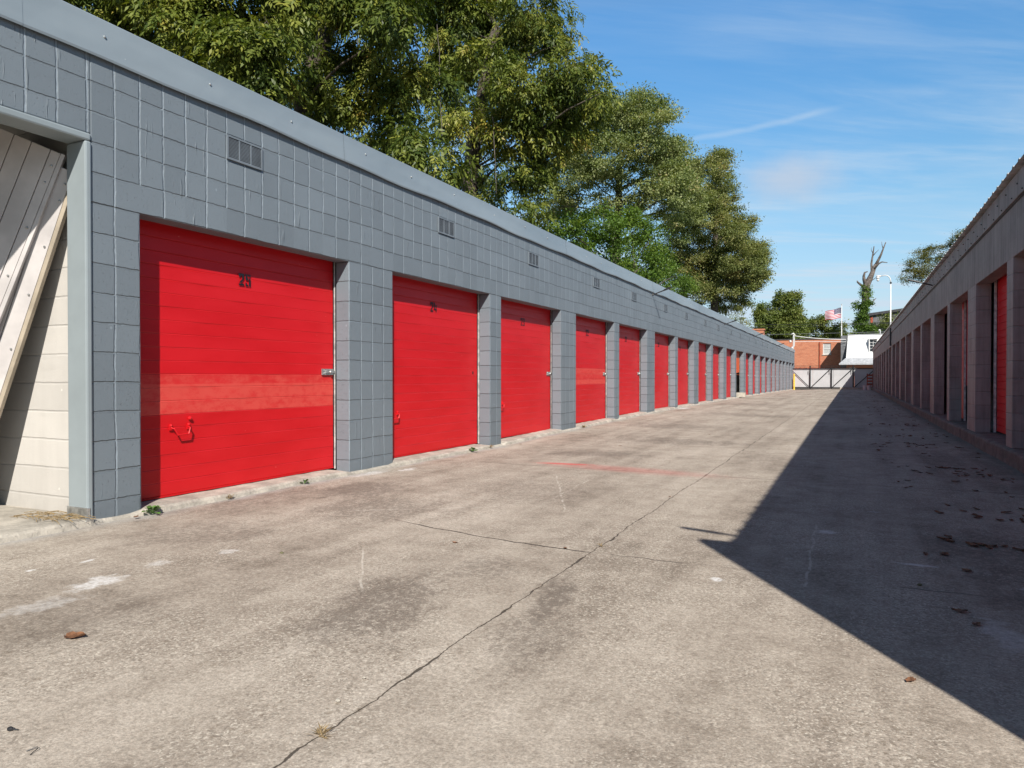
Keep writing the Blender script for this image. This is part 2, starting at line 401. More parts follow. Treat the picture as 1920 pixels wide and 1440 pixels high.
    jy = g.add(g.add(3.84, g.mul(g.m('POWER', g.m('ABSOLUTE', g.mn(g.add(x, 1.36), 0.0)), 1.6), 0.14)), g.mul(g.sub(g.noise(g.comb(x, 2.0, 0.0), 5.0, 4, 0.6), 0.5), 0.07))
    dy_ = g.m('ABSOLUTE', g.sub(y, jy))
    c2 = g.mul(g.sm(dy_, 0.004, 0.011, 1, 0), g.mul(g.sm(x, -3.0, -2.6), g.add(g.sm(x, -1.4, -1.3, 1.0, 0.0), g.mul(g.sm(g.noise(P, 3.0, 2), 0.45, 0.6), 0.7))))
    gr = g.m('ABSOLUTE', g.sub(g.m('PINGPONG', g.add(g.sub(y, 7.33), g.mul(g.sub(g.noise(P, 2.5, 3), 0.5), 0.05)), 1.53), 0.0))
    c3 = g.mul(g.mul(g.sm(gr, 0.006, 0.016, 1, 0), g.m('GREATER_THAN', y, 5.5)), g.sm(g.noise(g.scl(P, (1.2, 0.3, 1)), 1.0, 3), 0.38, 0.55, 0.15, 0.75))
    c = g.mix(soil, c, (0.17, 0.135, 0.10))
    cr = g.mx(g.mx(crack, c2), c3)
    c = g.mix(g.mul(cr, 0.88), c, (0.045, 0.036, 0.028))
    # spilled white paint, red overspray, grey overspray along the wall
    wn2 = g.noise(P, 9.0, 6, 0.72)
    wp = None
    for cx, cy, rx, ry, ro, k in ((-3.29, 2.22, 0.13, 0.24, 0.2, 0.95), (-3.18, 1.90, 0.14, 0.28, -0.1, 0.40), (-3.33, 2.60, 0.09, 0.10, 0.3, 0.55), (-3.80, 2.23, 0.03, 0.05, 0, 1.3), (-3.72, 2.47, 0.03, 0.06, 0, 1.3), (-3.2, 2.95, 0.08, 0.09, 0, 0.6),
                                  (-0.60, 3.60, 0.05, 0.08, 0.5, 1.3), (0.32, 4.33, 0.16, 0.04, 0, 1.3), (-0.13, 5.0, 0.10, 0.12, 0.6, 0.9), (0.16, 5.9, 0.06, 0.05, 0, 0.9), (0.55, 3.3, 0.12, 0.35, 0.2, 0.5), (0.8, 4.05, 0.1, 0.1, 0, 0.9),
                                  (-4.45, 5.95, 0.15, 0.4, 0, 0.7), (-4.3, 6.4, 0.10, 0.3, 0, 0.8), (-4.4, 20.8, 0.3, 0.8, 0, 1.0)):
        e = g.mul(g.sm(g.add(g.blob(x, y, cx, cy, rx, ry, ro), g.mul(g.sub(wn2, 0.5), 2.4)), 0.25, 0.75), k)
        wp = e if wp is None else g.mx(wp, e)
    c = g.mix(g.mul(g.mn(wp, 1.0), g.sm(g.noise(P, 38.0, 5, 0.75), 0.34, 0.62, 0.25, 0.82)), c, (0.74, 0.73, 0.72))
    rp = g.mx(g.mul(g.sm(g.add(g.blob(x, y, -2.95, 7.62, 0.55, 0.13, 0.10), g.mul(g.sub(wn2, 0.5), 1.0)), 0.15, 0.75), 0.85),
              g.mul(g.sm(g.add(g.blob(x, y, -2.2, 7.45, 1.45, 0.34, -0.13), g.mul(g.sub(wn2, 0.5), 0.9)), 0.0, 0.85), 0.30))
    c = g.mix(rp, c, (0.56, 0.10, 0.09))
    wall = g.sm(g.add(x, g.mul(g.sub(ns, 0.5), 0.45)), -4.62, -4.38, 0.75, 0.0)
    c = g.mix(g.mul(wall, 0.55), c, (0.33, 0.355, 0.38))
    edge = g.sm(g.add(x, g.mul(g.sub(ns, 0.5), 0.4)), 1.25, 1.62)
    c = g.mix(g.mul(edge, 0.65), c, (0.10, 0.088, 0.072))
    g.put(c, b.inputs['Base Color']); b.inputs['Roughness'].default_value = 0.82
    b.inputs['Specular IOR Level'].default_value = 0.3
    hh = g.add(g.add(g.mul(g.vor(pv, 150.0), -0.35), g.mul(small, 0.8)), g.add(g.mul(cr, -3.0), g.mul(g.noise(P, 160.0, 3, 0.7), 0.5)))
    g.put(g.bump(hh, 0.40, 0.004), b.inputs['Normal'])
    return m
M['lane'] = mk_concrete()


def mk_rawconcrete(name, base, dirt=0.5):
    m, g, b = new_mat(name); P = g.obj()
    n = g.noise(P, 5.0, 6, 0.7); f = g.noise(P, 45.0, 4, 0.7)
    c = g.mix(g.sm(n, 0.3, 0.7), tuple(v * 0.62 for v in base), tuple(min(1, v * 1.15) for v in base))
    c = g.mix(g.mul(g.sm(f, 0.5, 0.75), dirt), c, tuple(v * 0.38 for v in base))
    g.put(c, b.inputs['Base Color']); b.inputs['Roughness'].default_value = 0.85
    g.put(g.bump(g.add(n, g.mul(f, 0.6)), 0.8, 0.015), b.inputs['Normal'])
    return m
M['raw'] = mk_rawconcrete('raw_concrete', (0.46, 0.42, 0.36), 0.35)
M['kerb'] = mk_rawconcrete('kerb_concrete', (0.17, 0.155, 0.135), 0.6)


def mk_brick():
    m, g, b = new_mat('red_brick'); P = g.obj(); x, y, z = g.sep(P)
    bt = g.node('ShaderNodeTexBrick'); g.put(g.comb(g.add(x, y), z, 0.0), bt.inputs['Vector'])
    bt.inputs['Color1'].default_value = (0.40, 0.105, 0.045, 1); bt.inputs['Color2'].default_value = (0.52, 0.165, 0.075, 1)
    bt.inputs['Mortar'].default_value = (0.42, 0.30, 0.22, 1); bt.inputs['Scale'].default_value = 1.0
    bt.inputs['Mortar Size'].default_value = 0.008; bt.inputs['Brick Width'].default_value = 0.21; bt.inputs['Row Height'].default_value = 0.075
    n = g.noise(g.scl(P, (1, 1, 3.0)), 1.1, 5, 0.65); n2 = g.noise(g.scl(P, (0.8, 0.8, 5)), 2.5, 4, 0.7)
    c = g.mix(g.mul(g.sm(n, 0.42, 0.72), 0.40), bt.outputs[0], (0.27, 0.075, 0.04))
    c = g.mix(g.mul(g.sm(n2, 0.52, 0.72), 0.38), c, (0.60, 0.24, 0.12))
    g.put(c, b.inputs['Base Color']); b.inputs['Roughness'].default_value = 0.85
    return m
M['brick'] = mk_brick()


def mk_leaf(name, stops, trans=0.30):
    m, g, b = new_mat(name)
    at = g.node('ShaderNodeAttribute', attribute_name='tone').outputs['Fac']
    n = g.noise(g.obj(), 0.55, 3, 0.55)
    f = g.add(g.mul(at, 0.68), g.mul(g.sm(n, 0.3, 0.7), 0.32))
    c = g.ramp(f, stops)
    g.put(c, b.inputs['Base Color']); b.inputs['Roughness'].default_value = 0.45
    b.inputs['Specular IOR Level'].default_value = 0.22
    tr = g.node('ShaderNodeBsdfTranslucent'); g.put(g.vm('MULTIPLY', c, (1.5, 1.6, 0.5)), tr.inputs[0])
    mxn = g.node('ShaderNodeMixShader'); mxn.inputs[0].default_value = trans
    g.l.new(b.outputs[0], mxn.inputs[1]); g.l.new(tr.outputs[0], mxn.inputs[2])
    g.l.new(mxn.outputs[0], g.n['Material Output'].inputs[0])
    return m
M['pecan'] = mk_leaf('pecan_leaf', [(0.0, (0.020, 0.040, 0.008)), (0.35, (0.066, 0.096, 0.018)), (0.60, (0.150, 0.180, 0.034)), (0.84, (0.270, 0.265, 0.050)), (1.0, (0.29, 0.15, 0.045))], 0.2)
M['olive'] = mk_leaf('olive_leaf', [(0.0, (0.066, 0.098, 0.036)), (0.4, (0.175, 0.218, 0.084)), (0.75, (0.290, 0.312, 0.132)), (1.0, (0.33, 0.26, 0.13))])
M['oakleaf'] = mk_leaf('brownish_oak_leaf', [(0.0, (0.060, 0.086, 0.028)), (0.4, (0.155, 0.184, 0.062)), (0.75, (0.262, 0.264, 0.098)), (1.0, (0.31, 0.21, 0.10))])
M['vine'] = mk_leaf('bright_vine_leaf', [(0.0, (0.038, 0.074, 0.012)), (0.5, (0.095, 0.165, 0.028)), (1.0, (0.185, 0.24, 0.042))])
M['far'] = mk_leaf('far_leaf', [(0.0, (0.055, 0.085, 0.022)), (0.5, (0.145, 0.185, 0.048)), (1.0, (0.26, 0.26, 0.08))])
M['feather'] = mk_leaf('feathery_leaf', [(0.0, (0.060, 0.070, 0.022)), (0.5, (0.12, 0.125, 0.035)), (1.0, (0.22, 0.18, 0.05))])
M['bark'] = simple('bark', (0.085, 0.068, 0.052), 0.9, var=0.4, scale=9, bump=0.8, bscale=25)
M['deadwood'] = simple('dead_wood', (0.125, 0.105, 0.092), 0.9, var=0.35, scale=4, bump=0.8, bscale=12)
M['dryleaf'] = simple('dry_leaf', (0.20, 0.090, 0.042), 0.7, var=0.4, scale=30)
M['weed'] = simple('weed_green', (0.08, 0.17, 0.03), 0.6, var=0.3, scale=40)
M['straw'] = simple('dry_grass', (0.28, 0.20, 0.10), 0.8, var=0.3, scale=40)
M['white'] = simple('white_paint', (0.62, 0.62, 0.62), 0.5, var=0.05, scale=1.5)
M['panelwhite'] = simple('panel_white', (0.54, 0.51, 0.50), 0.32, var=0.10, scale=3.0)
M['paneltan'] = simple('panel_tan', (0.40, 0.34, 0.26), 0.5, var=0.15, scale=4.0)
M['sheet'] = simple('gate_sheeting', (0.46, 0.465, 0.48), 0.55, var=0.05, scale=1.2)
M['yellow'] = simple('yellow_paint', (0.72, 0.50, 0.06), 0.55, var=0.15)
M['darkroof'] = simple('dark_roof', (0.05, 0.05, 0.055), 0.8, var=0.3)
M['shingle'] = simple('grey_shingle', (0.36, 0.37, 0.39), 0.75, var=0.15, scale=5)
M['darkwall'] = simple('dark_clad_wall', (0.13, 0.135, 0.145), 0.7, var=0.2, scale=1.5)
M['glass'] = simple('dark_glass', (0.02, 0.024, 0.03), 0.12, var=0.1)
M['blind'] = simple('window_blind', (0.42, 0.43, 0.42), 0.35, var=0.1)
M['flag_red'] = simple('flag_red', (0.40, 0.012, 0.04), 0.7, var=0.06)
M['flag_white'] = simple('flag_white', (0.62, 0.58, 0.60), 0.7, var=0.04)
M['flag_blue'] = simple('flag_blue', (0.02, 0.018, 0.085), 0.7, var=0.06)
M['rust'] = simple('rusty_red', (0.36, 0.07, 0.03), 0.7, var=0.4, scale=8)
M['soil'] = mk_rawconcrete('soil_and_grass', (0.16, 0.15, 0.08), 0.5)

# ------------------------------------------------------------------ ground
gd = MB(); S = 1800
gd.quad((-S, -S, -0.30), (S, -S, -0.30), (S, S, -0.30), (-S, S, -0.30))
tag(gd.build('ground', M['soil']), kind='structure')
ln = MB(); xs = [-5.2 + 6.95 * i / 30 for i in range(31)]; ysg = [-5 + 83 * (i / 170) for i in range(171)]
for j, yy in enumerate(ysg):
    for xx in xs: ln.v.append((xx, yy, h_ground(xx, yy)))
for j in range(170):
    for i in range(30):
        a = j * 31 + i; ln.f.append((a, a + 1, a + 32, a + 31)); ln.mi.append(0)
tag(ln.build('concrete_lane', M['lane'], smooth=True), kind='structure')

# ------------------------------------------------------------------ left building
LB = empty('storage_building', 'long grey painted block storage row with red numbered roll-up doors, in full sun', 'building', (-4.62, 0, 0), -0.0013)
T = 0.165                       # wall thickness
OP, WP, NP = 12 * PITCH, 0.762, 0.364
opens = []; yy = Y0
for k in range(22):
    opens.append((yy, yy + OP)); yy += OP + (WP if k % 2 == 0 else NP)
YE = opens[-1][1] + NP
ZT, ZTOP = 2.174, 3.27
wl = MB()
wl.box(-T, 0, Y0 - NP, Y0, -0.15, ZT, top=False)
for k, (a, b_) in enumerate(opens):
    e = opens[k + 1][0] if k < 21 else YE
    wl.box(-T, 0, b_, e, -0.2, ZT, top=False)
wl.box(-T, 0, Y0 - NP, YE, ZT, ZTOP)
wl.box(-T, 0, -3.0, Y0 - NP, 2.634, ZTOP)
wl.box(-T, 0, -3.4, -3.0, -0.2, ZTOP)
wl.box(-4.75, -4.58, -3.4, YE, -0.2, 3.22, 1)         # back wall
wl.box(-4.58, -T, YE - T, YE, -0.2, 3.22)             # far end wall
wl.box(-4.58, -T, -3.4, -3.24, -0.2, 3.22)            # near end wall
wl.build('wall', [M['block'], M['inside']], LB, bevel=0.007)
pw = MB(); pw.box(-4.58, -0.19, Y0 - 0.30, Y0 - 0.10, -0.1, 3.2)
pwo = pw.build('partition_wall', M['beige'], LB); pwo['label'] = 'beige unpainted block wall inside the open bay'
for k in range(1, 22, 1):
    mid_ = (opens[k - 1][1] + opens[k][0]) / 2; iw = MB()
    iw.box(-4.57, -0.32, mid_ - 0.07, mid_ + 0.07, -0.1, 3.19)
    iw.build('divider_wall', M['inside'], LB)
rf = MB(); rf.prism([(-4.9, 3.225), (-0.03, 3.275), (-0.03, 3.33), (-4.9, 3.28)], 'y', -3.5, YE + 0.05)
rf.build('roof', M['darkroof'], LB)
sl = MB()                                              # slab with its broken outer lip
ny = 640; prof = []
r_ = random.Random(3); jit = 0.0
for j in range(ny + 1):
    y = -3.4 + (YE + 3.6) * j / ny
    jit = 0.7 * jit + r_.uniform(-0.010, 0.010) + (r_.uniform(-0.04, 0.02) if r_.random() < 0.06 else 0)
    inopen = any(a < y < b_ for a, b_ in opens) or y < Y0 - NP
    h = h_left(y); top = h + 0.050 + r_.uniform(-0.003, 0.003); ed = 0.050 + jit + 0.014 * math.sin(y * 2.1)
    if not inopen: ed = min(ed, 0.045); top -= 0.02
    prof.append([(-4.58 if y < 3.3 else -0.9, y, top - 0.0), (-0.10, y, top), (ed - 0.02, y, top - 0.006), (ed, y, top - 0.02 + r_.uniform(-.006, .006)), (ed + 0.012 + r_.uniform(0, 0.012), y, h - 0.03)])
for p in prof: sl.v += p
for j in range(ny):
    for i in range(4):
        a = j * 5 + i; sl.f.append((a, a + 1, a + 6, a + 5)); sl.mi.append(0)
sl.build('foundation', M['raw'], LB)
# parapet flashing
fa = MB(); y = -3.45; k = 0; r_ = random.Random(11)
while y < YE + 0.04:
    y1 = min(y + 3.05, YE + 0.06); n = 12; lift = 0.002 * (k % 2)
    for j in range(n):
        a, b_ = y + (y1 - y) * j / n, y + (y1 - y) * (j + 1) / n
        def pr(t): w_ = 0.007 * math.sin(t * 1.7) + 0.005 * math.sin(t * 4.3 + 1); return [(0.004, t, 3.168 + w_), (0.030 + lift + w_ * .6, t, 3.160 + w_), (0.034 + lift + w_ * .6, t, 3.175 + w_), (0.016 + lift, t, 3.425), (0.004, t, 3.436), (-0.16, t, 3.43), (-0.17, t, 3.30)]
        A, B = pr(a), pr(b_)
        for i in range(6): fa.quad(A[i], A[i + 1], B[i + 1], B[i])
    y = y1; k += 1
fo = fa.build('fascia', M['fascia'], LB)
sw = MB(); sw.ball((0, 0, 0), 0.010, 8, 5, sq=(0.8, 1, 1)); swo = sw.build('screw', M['galv'], fo)
for j in range(24):
    if j: swo = swo.copy(); COL.objects.link(swo)
    swo.location = (0.028, 2.1 + j * 0.98 + r_.uniform(-0.12, 0.12), 3.315 + r_.uniform(-0.02, 0.02))
# steel frame of the open bay
sf = MB()
sf.box(-0.188, 0.016, Y0 - NP - 0.048, Y0 - NP - 0.004, 0.02, 2.578)
sf.box(-0.188, 0.013, -3.0, Y0 - NP - 0.004, 2.580, 2.632)
sfo = sf.build('steel_frame', M['steel_paint'], LB, bevel=0.012)
pf = MB(); pf.box(-0.194, 0.022, Y0 - NP - 0.054, Y0 - NP - 0.030, 0.0, 0.125); pf.box(-0.20, 0.06, Y0 - NP - 0.085, Y0 - NP - 0.03, 0.03, 0.062)
pfo = pf.build('post_shoe', M['galv'], LB, bevel=0.003); pfo.parent = sfo

GL = {'2': [[(0, 5.6), (1.5, 5.6), (1.5, 8), (0, 8)], [(1.5, 6.7), (4, 6.7), (4, 8), (1.5, 8)], [(2.5, 4.4), (4, 4.4), (4, 6.7), (2.5, 6.7)], [(0.2, 1.7), (1.9, 1.7), (4, 4.4), (2.5, 4.4)], [(0, 0), (4, 0), (4, 1.25), (0, 1.25)]],
      '5': [[(0, 4), (1.5, 4), (1.5, 8), (0, 8)], [(1.9, 6.7), (4, 6.7), (4, 8), (1.9, 8)], [(2.6, 0), (4, 0), (4, 5.4), (2.6, 5.4)], [(1.5, 4.2), (2.2, 4.2), (2.2, 5.6), (1.5, 5.6)], [(0, 0), (2.2, 0), (2.2, 1.2), (0, 1.2)], [(0, 1.2), (1.1, 1.2), (1.1, 2.3), (0, 2.3)]],
      '4': [[(0, 3), (1.4, 3), (1.4, 8), (0, 8)], [(0, 1.8), (4.3, 1.8), (4.3, 3), (0, 3)], [(2.5, 0), (3.9, 0), (3.9, 1.6), (2.5, 1.6)], [(2.5, 3.2), (3.9, 3.2), (3.9, 6.2), (2.5, 6.2)]],
      '3': [[(0, 6.7), (4, 6.7), (4, 8), (0, 8)], [(2.6, 4.5), (4, 4.5), (4, 6.5), (2.6, 6.5)], [(1.2, 3.5), (3.6, 3.5), (3.6, 4.3), (1.2, 4.3)], [(2.6, 1.3), (4, 1.3), (4, 3.3), (2.6, 3.3)], [(0, 0), (4, 0), (4, 1.2), (0, 1.2)]],
      '1': [[(1.3, 0), (2.8, 0), (2.8, 8), (1.3, 8)], [(0.4, 6.2), (1.3, 6.6), (1.3, 8), (0.4, 7)]],
      '0': [[(0, .3), (1.4, .3), (1.4, 7.7), (0, 7.7)], [(2.6, .3), (4, .3), (4, 7.7), (2.6, 7.7)], [(1.55, 6.8), (2.45, 6.8), (2.45, 8), (1.55, 8)], [(1.55, 0), (2.45, 0), (2.45, 1.2), (1.55, 1.2)]],
      '9': [[(0, 4), (1.4, 4), (1.4, 8), (0, 8)], [(1.6, 6.8), (2.5, 6.8), (2.5, 8), (1.6, 8)], [(2.6, 0), (4, 0), (4, 8), (2.6, 8)], [(1.5, 4), (2.5, 4), (2.5, 5), (1.5, 5)], [(0, 0), (2.4, 0), (2.4, 1.1), (0, 1.1)]],
      '7': [[(0, 6.7), (4, 6.7), (4, 8), (0, 8)], [(1.2, 0), (2.7, 0), (4, 6.5), (2.5, 6.5)]]}
GL['6'] = [[(4 - x, 8 - y) for x, y in p] for p in GL['9']]
GL['8'] = GL['0'] + [[(1.4, 3.6), (2.6, 3.6), (2.6, 4.5), (1.4, 4.5)]]
DX = -0.200                                            # door plane
rd = random.Random(21)
vent_src = None
for k, (a, b_) in enumerate(opens):
    num = str(25 - k); orange = (k == 10)
    zb_ = h_left((a + b_) / 2) + 0.068; ya, yb = a - 0.06, b_ - 0.012
    d = MB(); z0 = zb_ if not orange else 1.12; ns = 20
    pitch = 0.105
    fade = {0: (6, 7, 8), 3: (7, 8, 9)}.get(k, ())
    nrow = int((2.32 - z0) / pitch) + 1; warp = rd.uniform(-0.004, 0.004)
    for s_ in range(nrow):
        za = z0 + s_ * pitch; zc = za + pitch
        tilt = 0.10 if orange else 0.0
        for q_ in range(6):
            y1, y2 = ya + (yb - ya) * q_ / 6, ya + (yb - ya) * (q_ + 1) / 6
            def X(t, off): return DX + off + warp * math.sin(3.1 * (t - ya) / OP) + 0.0016 * math.sin(s_ * 2.3 + t * 5)
            def Z(z_, t): return z_ + tilt * (t - ya) / OP * (1.0 if s_ < 2 else 0.0)
            pr_ = [(0.0, za), (0.0020, za + 0.006), (0.0016, za + 0.05), (0.0020, zc - 0.009), (0.0030, zc - 0.005), (0.0, zc)]
            for (o1, h1), (o2, h2) in zip(pr_, pr_[1:]):
                d.quad((X(y1, o1), y1, Z(h1, y1)), (X(y2, o1), y2, Z(h1, y2)), (X(y2, o2), y2, Z(h2, y2)), (X(y1, o2), y1, Z(h2, y1)), 1 if s_ in fade else 0)
    d.box(DX - 0.004, DX + 0.010, ya, yb, z0 - 0.012, z0 - 0.001, 0)
    do = d.build('door', [M['orange'] if orange else M['red'], M['red_faded']], LB)
    if k == 0: do['label'] = 'red roll-up door 25 with three faded slats and a bent handle'
    elif k == 3: do['label'] = 'red roll-up door 22 with three faded slats'
    elif orange: do['label'] = 'orange roll-up door stuck half open'
    # stencilled number
    nm = MB(); uz = 0.0130 if k == 0 else 0.0150; uy = 0.0150 if k == 0 else 0.0165; y_ = a + 1.09; zn = 1.80 + (0.0 if k == 0 else 0.03)
    for ch in num:
        for p in GL[ch]:
            nm.poly([(DX + 0.0085, y_ + u_ * uy, zn + v_ * uz) for u_, v_ in p])
        y_ += 5.0 * uy
    if not orange:
        nm.build('door_number', M['ink'], LB).parent = do
    # latch
    if k != 1 and not orange:
        lt = MB(); zl = 1.012 + rd.uniform(-0.012, 0.012) + (zb_ - 0.07) * 0.6; x0 = DX + 0.007
        lt.box(x0, x0 + 0.012, b_ - 0.195, b_ - 0.02, zl, zl + 0.062)
        lt.box(x0 + 0.012, x0 + 0.022, b_ - 0.15, b_ - 0.012, zl + 0.018, zl + 0.044)
        lt.ball((x0 + 0.026, b_ - 0.085, zl + 0.031), 0.016, 8, 6); lt.ball((x0 + 0.012, b_ - 0.165, zl + 0.018), 0.008, 6, 4); lt.ball((x0 + 0.012, b_ - 0.165, zl + 0.046), 0.008, 6, 4)
        lt.build('latch', M['galv'], LB, bevel=0.002).parent = do
    elif k == 1:
        lt = MB(); lt.ball((DX + 0.006, b_ - 0.14, 1.06), 0.014, 8, 6, sq=(0.5, 1, 1.6)); lt.build('lock_hole', M['void'], LB).parent = do
    # lift handle
    if k < 8 and not orange:
        hd = MB(); hy = a + (0.40 if k == 0 else 0.14 + 0.06 * (k % 3)); hz = 0.53 + rd.uniform(-0.03, 0.04); x0 = DX + 0.006
        hd.tube([(x0, hy, hz + 0.06), (x0 + 0.035, hy + 0.01, hz + 0.05), (x0 + 0.04, hy + 0.035, hz), (x0 + 0.04, hy + 0.135, hz + 0.003), (x0 + 0.035, hy + 0.155, hz + 0.05), (x0, hy + 0.165, hz + 0.062)], 0.0065, 6)
        for yy_ in (hy, hy + 0.165): hd.ball((x0 + 0.004, yy_, hz + 0.075), 0.013, 6, 4); hd.box(x0, x0 + 0.008, yy_ - 0.016, yy_ + 0.016, hz + 0.038, hz + 0.072)
        if k == 0: hd.ball((x0 + 0.008, hy + 0.175, hz + 0.125), 0.016, 8, 6)
        hd.build('handle', M['red'], LB, smooth=False).parent = do
    tr = MB(); pale = k in (1, 3, 5, 7, 12, 16)
    tr.box(DX - 0.005, DX + 0.016, b_ - 0.010 + 0.001, b_ + 0.07, zb_ - 0.02, 2.3, 1)
    tr.box(DX + 0.016, DX + 0.022, b_ - 0.010, b_ + 0.030 if pale else b_ + 0.004, zb_ - 0.02, 2.25, 0)
    tr.build('door_track', [M['track'], M['void']], LB)
    # vent grille
    if vent_src is None:
        vt = MB(); yv, zv, wv, hv = 0.0, 0.0, 0.385, 0.196
        vt.box(0.0015, 0.004, 0.01, wv - 0.01, 0.01, hv - 0.01, 1)
        for (p0, p1, q0, q1) in ((0, wv, 0, 0.014), (0, wv, hv - 0.014, hv), (0, 0.014, 0.014, hv - 0.014), (wv - 0.014, wv, 0.014, hv - 0.014)): vt.box(0.002, 0.014, p0, p1, q0, q1)
        for c_ in (0.126, 0.251): vt.box(0.004, 0.013, c_, c_ + 0.009, 0.014, hv - 0.014)
        nl = 15
        for j in range(nl):
            zl = 0.016 + (hv - 0.032) * j / nl
            for (p0, p1) in ((0.014, 0.126), (0.135, 0.251), (0.260, wv - 0.014)):
                vt.poly([(0.011, p0, zl), (0.011, p1, zl), (0.005, p1, zl + 0.0085), (0.005, p0, zl + 0.0085)])
        vent_src = vt.build('vent', [M['vent'], M['ventback']], LB, loc=(0, a + 4 * PITCH, 2.785))
    else:
        v2_ = vent_src.copy(); COL.objects.link(v2_); v2_.location = (0, a + 5 * PITCH - 0.02, 2.785)
for yr in (17.95, 29.3, 38.6, 50.9):
    rdm = MB(); rdm.tube([(-0.02, yr, 3.085), (0.04, yr, 3.115), (0.47, yr, 3.262)], [0.012, 0.014, 0.017], 8); rdm.tube([(0.30, yr, 3.208), (0.49, yr, 3.272)], 0.024, 8); rdm.ball((0.012, yr, 3.108), 0.03, 8, 6)
    rdm.build('support_rod', M['black_steel'], LB)

# stored panels leaning in the open bay
PANEL_L, PANEL_W, PANEL_CUTS = (-0.3541, -0.1516, -0.9229), (-0.713, -0.5949, 0.3713), (0.066, 0.121, 0.110, 0.118, 0.11)
def bay_panel(label, E, d_, p_, cuts, thick, L, railmat, raildep):
    """E: top right corner; d_ runs down the long edge, p_ across the panel; cuts: widths of its ribs."""
    d_ = Vector(d_).normalized(); p_ = Vector(p_).normalized(); dn = d_.cross(p_).normalized(); E = Vector(E)
    if dn.x > 0 or (abs(dn.x) < 0.2 and dn.y < 0): dn = -dn
    o = empty('garage_door_panel', label, 'door panel', tuple(E + d_ * L), 0, 'old door panels stored in the open bay'); base = E + d_ * L
    def pt(s, t, n_): return tuple(E + d_ * s + p_ * t + dn * n_ - base)
    def slab(mb, s0, s1, t0, t1, n0, n1):
        i0 = len(mb.v); mb.v += [pt(s0, t0, n0), pt(s0, t1, n0), pt(s1, t1, n0), pt(s1, t0, n0), pt(s0, t0, n1), pt(s0, t1, n1), pt(s1, t1, n1), pt(s1, t0, n1)]
        for f in ((0, 3, 2, 1), (4, 5, 6, 7), (0, 1, 5, 4), (1, 2, 6, 5), (2, 3, 7, 6), (3, 0, 4, 7)): mb.f.append(tuple(i0 + q_ for q_ in f)); mb.mi.append(0)
    mb = MB(); t = 0.0
    for wd in cuts: slab(mb, 0, L, t + 0.002, t + wd - 0.003, 0.0, thick * 0.5); t += wd
    slab(mb, 0.01, L - 0.01, 0.0, t, thick * 0.5 + 0.001, thick)
    mb.build('panel_face', M['panelwhite'], o, bevel=0.003)
    e = MB(); slab(e, -0.004, L, -0.028, -0.001, -0.004, raildep)
    e.build('panel_rail', M[railmat], o, bevel=0.003)
    bo = MB(); bo.ball((0, 0, 0), 0.008, 8, 5); b0 = bo.build('bolt', M['galv'], o)
    for k, s_ in enumerate((0.10, 0.22, 0.55, 0.9, 1.3, 1.6)):
        if k: b0 = b0.copy(); COL.objects.link(b0)
        b0.location = pt(s_, 0.025, -0.003)
bay_panel('white ribbed door panel leaning foremost in the open bay', (-4.83, 3.03, 2.51), PANEL_L, PANEL_W, PANEL_CUTS, 0.040, 2.62, 'panelwhite', 0.03)
bay_panel('white door panel with tan edge leaning behind the foremost one', (-4.794, 3.092, 2.40), (-0.3446, -0.1001, -0.9334), (-0.7278, -0.5995, 0.333), (0.11, 0.12, 0.11, 0.11), 0.045, 2.50, 'paneltan', 0.05)

# ------------------------------------------------------------------ right building
RB = empty('storage_building', 'shaded weathered block storage row with corrugated roof edge and raised kerb', 'building', (1.70, 0, 0), 0.0019)
ZR, Y_END = 2.385, 64.4
per = 5.745; pil = []
for k in range(-2, 11):
    pil.append((9.90 + per * k, 10.26 + per * k)); pil.append((12.60 + per * k, 13.38 + per * k))
pil = [p for p in pil if p[0] > 2.0 and p[1] < Y_END]
pil = [(0.87, 1.89)] + pil + [(pil[-1][1] + 2.3, Y_END)]
rw = MB()
for a, b_ in pil: rw.box(0, 0.20, a, b_, 0.10, ZR, top=False)
rw.box(8.0, 8.2, 0.87, Y_END, -0.2, 3.59)
for ya_ in (0.87, Y_END - 0.2): rw.prism([(0.2, -0.2), (8.0, -0.2), (8.0, 3.59), (0.2, 3.285)], 'y', ya_, ya_ + 0.2)
rw.build('wall', M['right'], RB, bevel=0.008)
ub = MB(); ub.box(0, 0.20, 0.87, Y_END, ZR, 3.285)
ub.build('upper_wall', M['plaster'], RB, bevel=0.006)
ww = MB(); ww.box(-0.294, 0.10, 0.80, 0.869, -0.1, 3.27); ww.build('end_wing_wall', M['right'], RB)
gaps = [(pil[i][1], pil[i + 1][0]) for i in range(len(pil) - 1)]
for i in range(1, len(pil) - 1): rdv = MB(); rdv.box(0.40, 7.98, (pil[i][0] + pil[i][1]) / 2 - 0.06, (pil[i][0] + pil[i][1]) / 2 + 0.06, 0.0, 3.2); rdv.build('divider_wall', M['inside'], RB)
fb = MB(); y = 0.80
while y < Y_END:
    y1 = min(y + 3.66, Y_END + 0.05); fb.box(-0.032, -0.002, y + 0.002, y1 - 0.003, 2.995, 3.262); y = y1
fbo = fb.build('fascia_board', M['plaster'], RB, bevel=0.003)
nb = MB(); r_ = random.Random(4); nb.ball((0, 0, 0), 0.010, 6, 4); nbo = nb.build('nail_head', M['void'], fbo); y = 9.0
for j in range(46):
    if j: nbo = nbo.copy(); COL.objects.link(nbo)
    nbo.location = (-0.034, y, (3.03 if j % 2 else 3.15) + r_.uniform(-0.012, 0.012)); y += 0.30 + r_.uniform(-0.06, 0.06)
lg = MB(); lg.box(-0.012, -0.001, 0.90, Y_END - 0.02, 2.978, 2.993); lg.build('gap_shade_strip', M['black_steel'], RB)  # black strip standing in for the dark, shaded gap under the fascia board
cr = MB(); zc0 = 3.290
y = 0.78; ribs = []
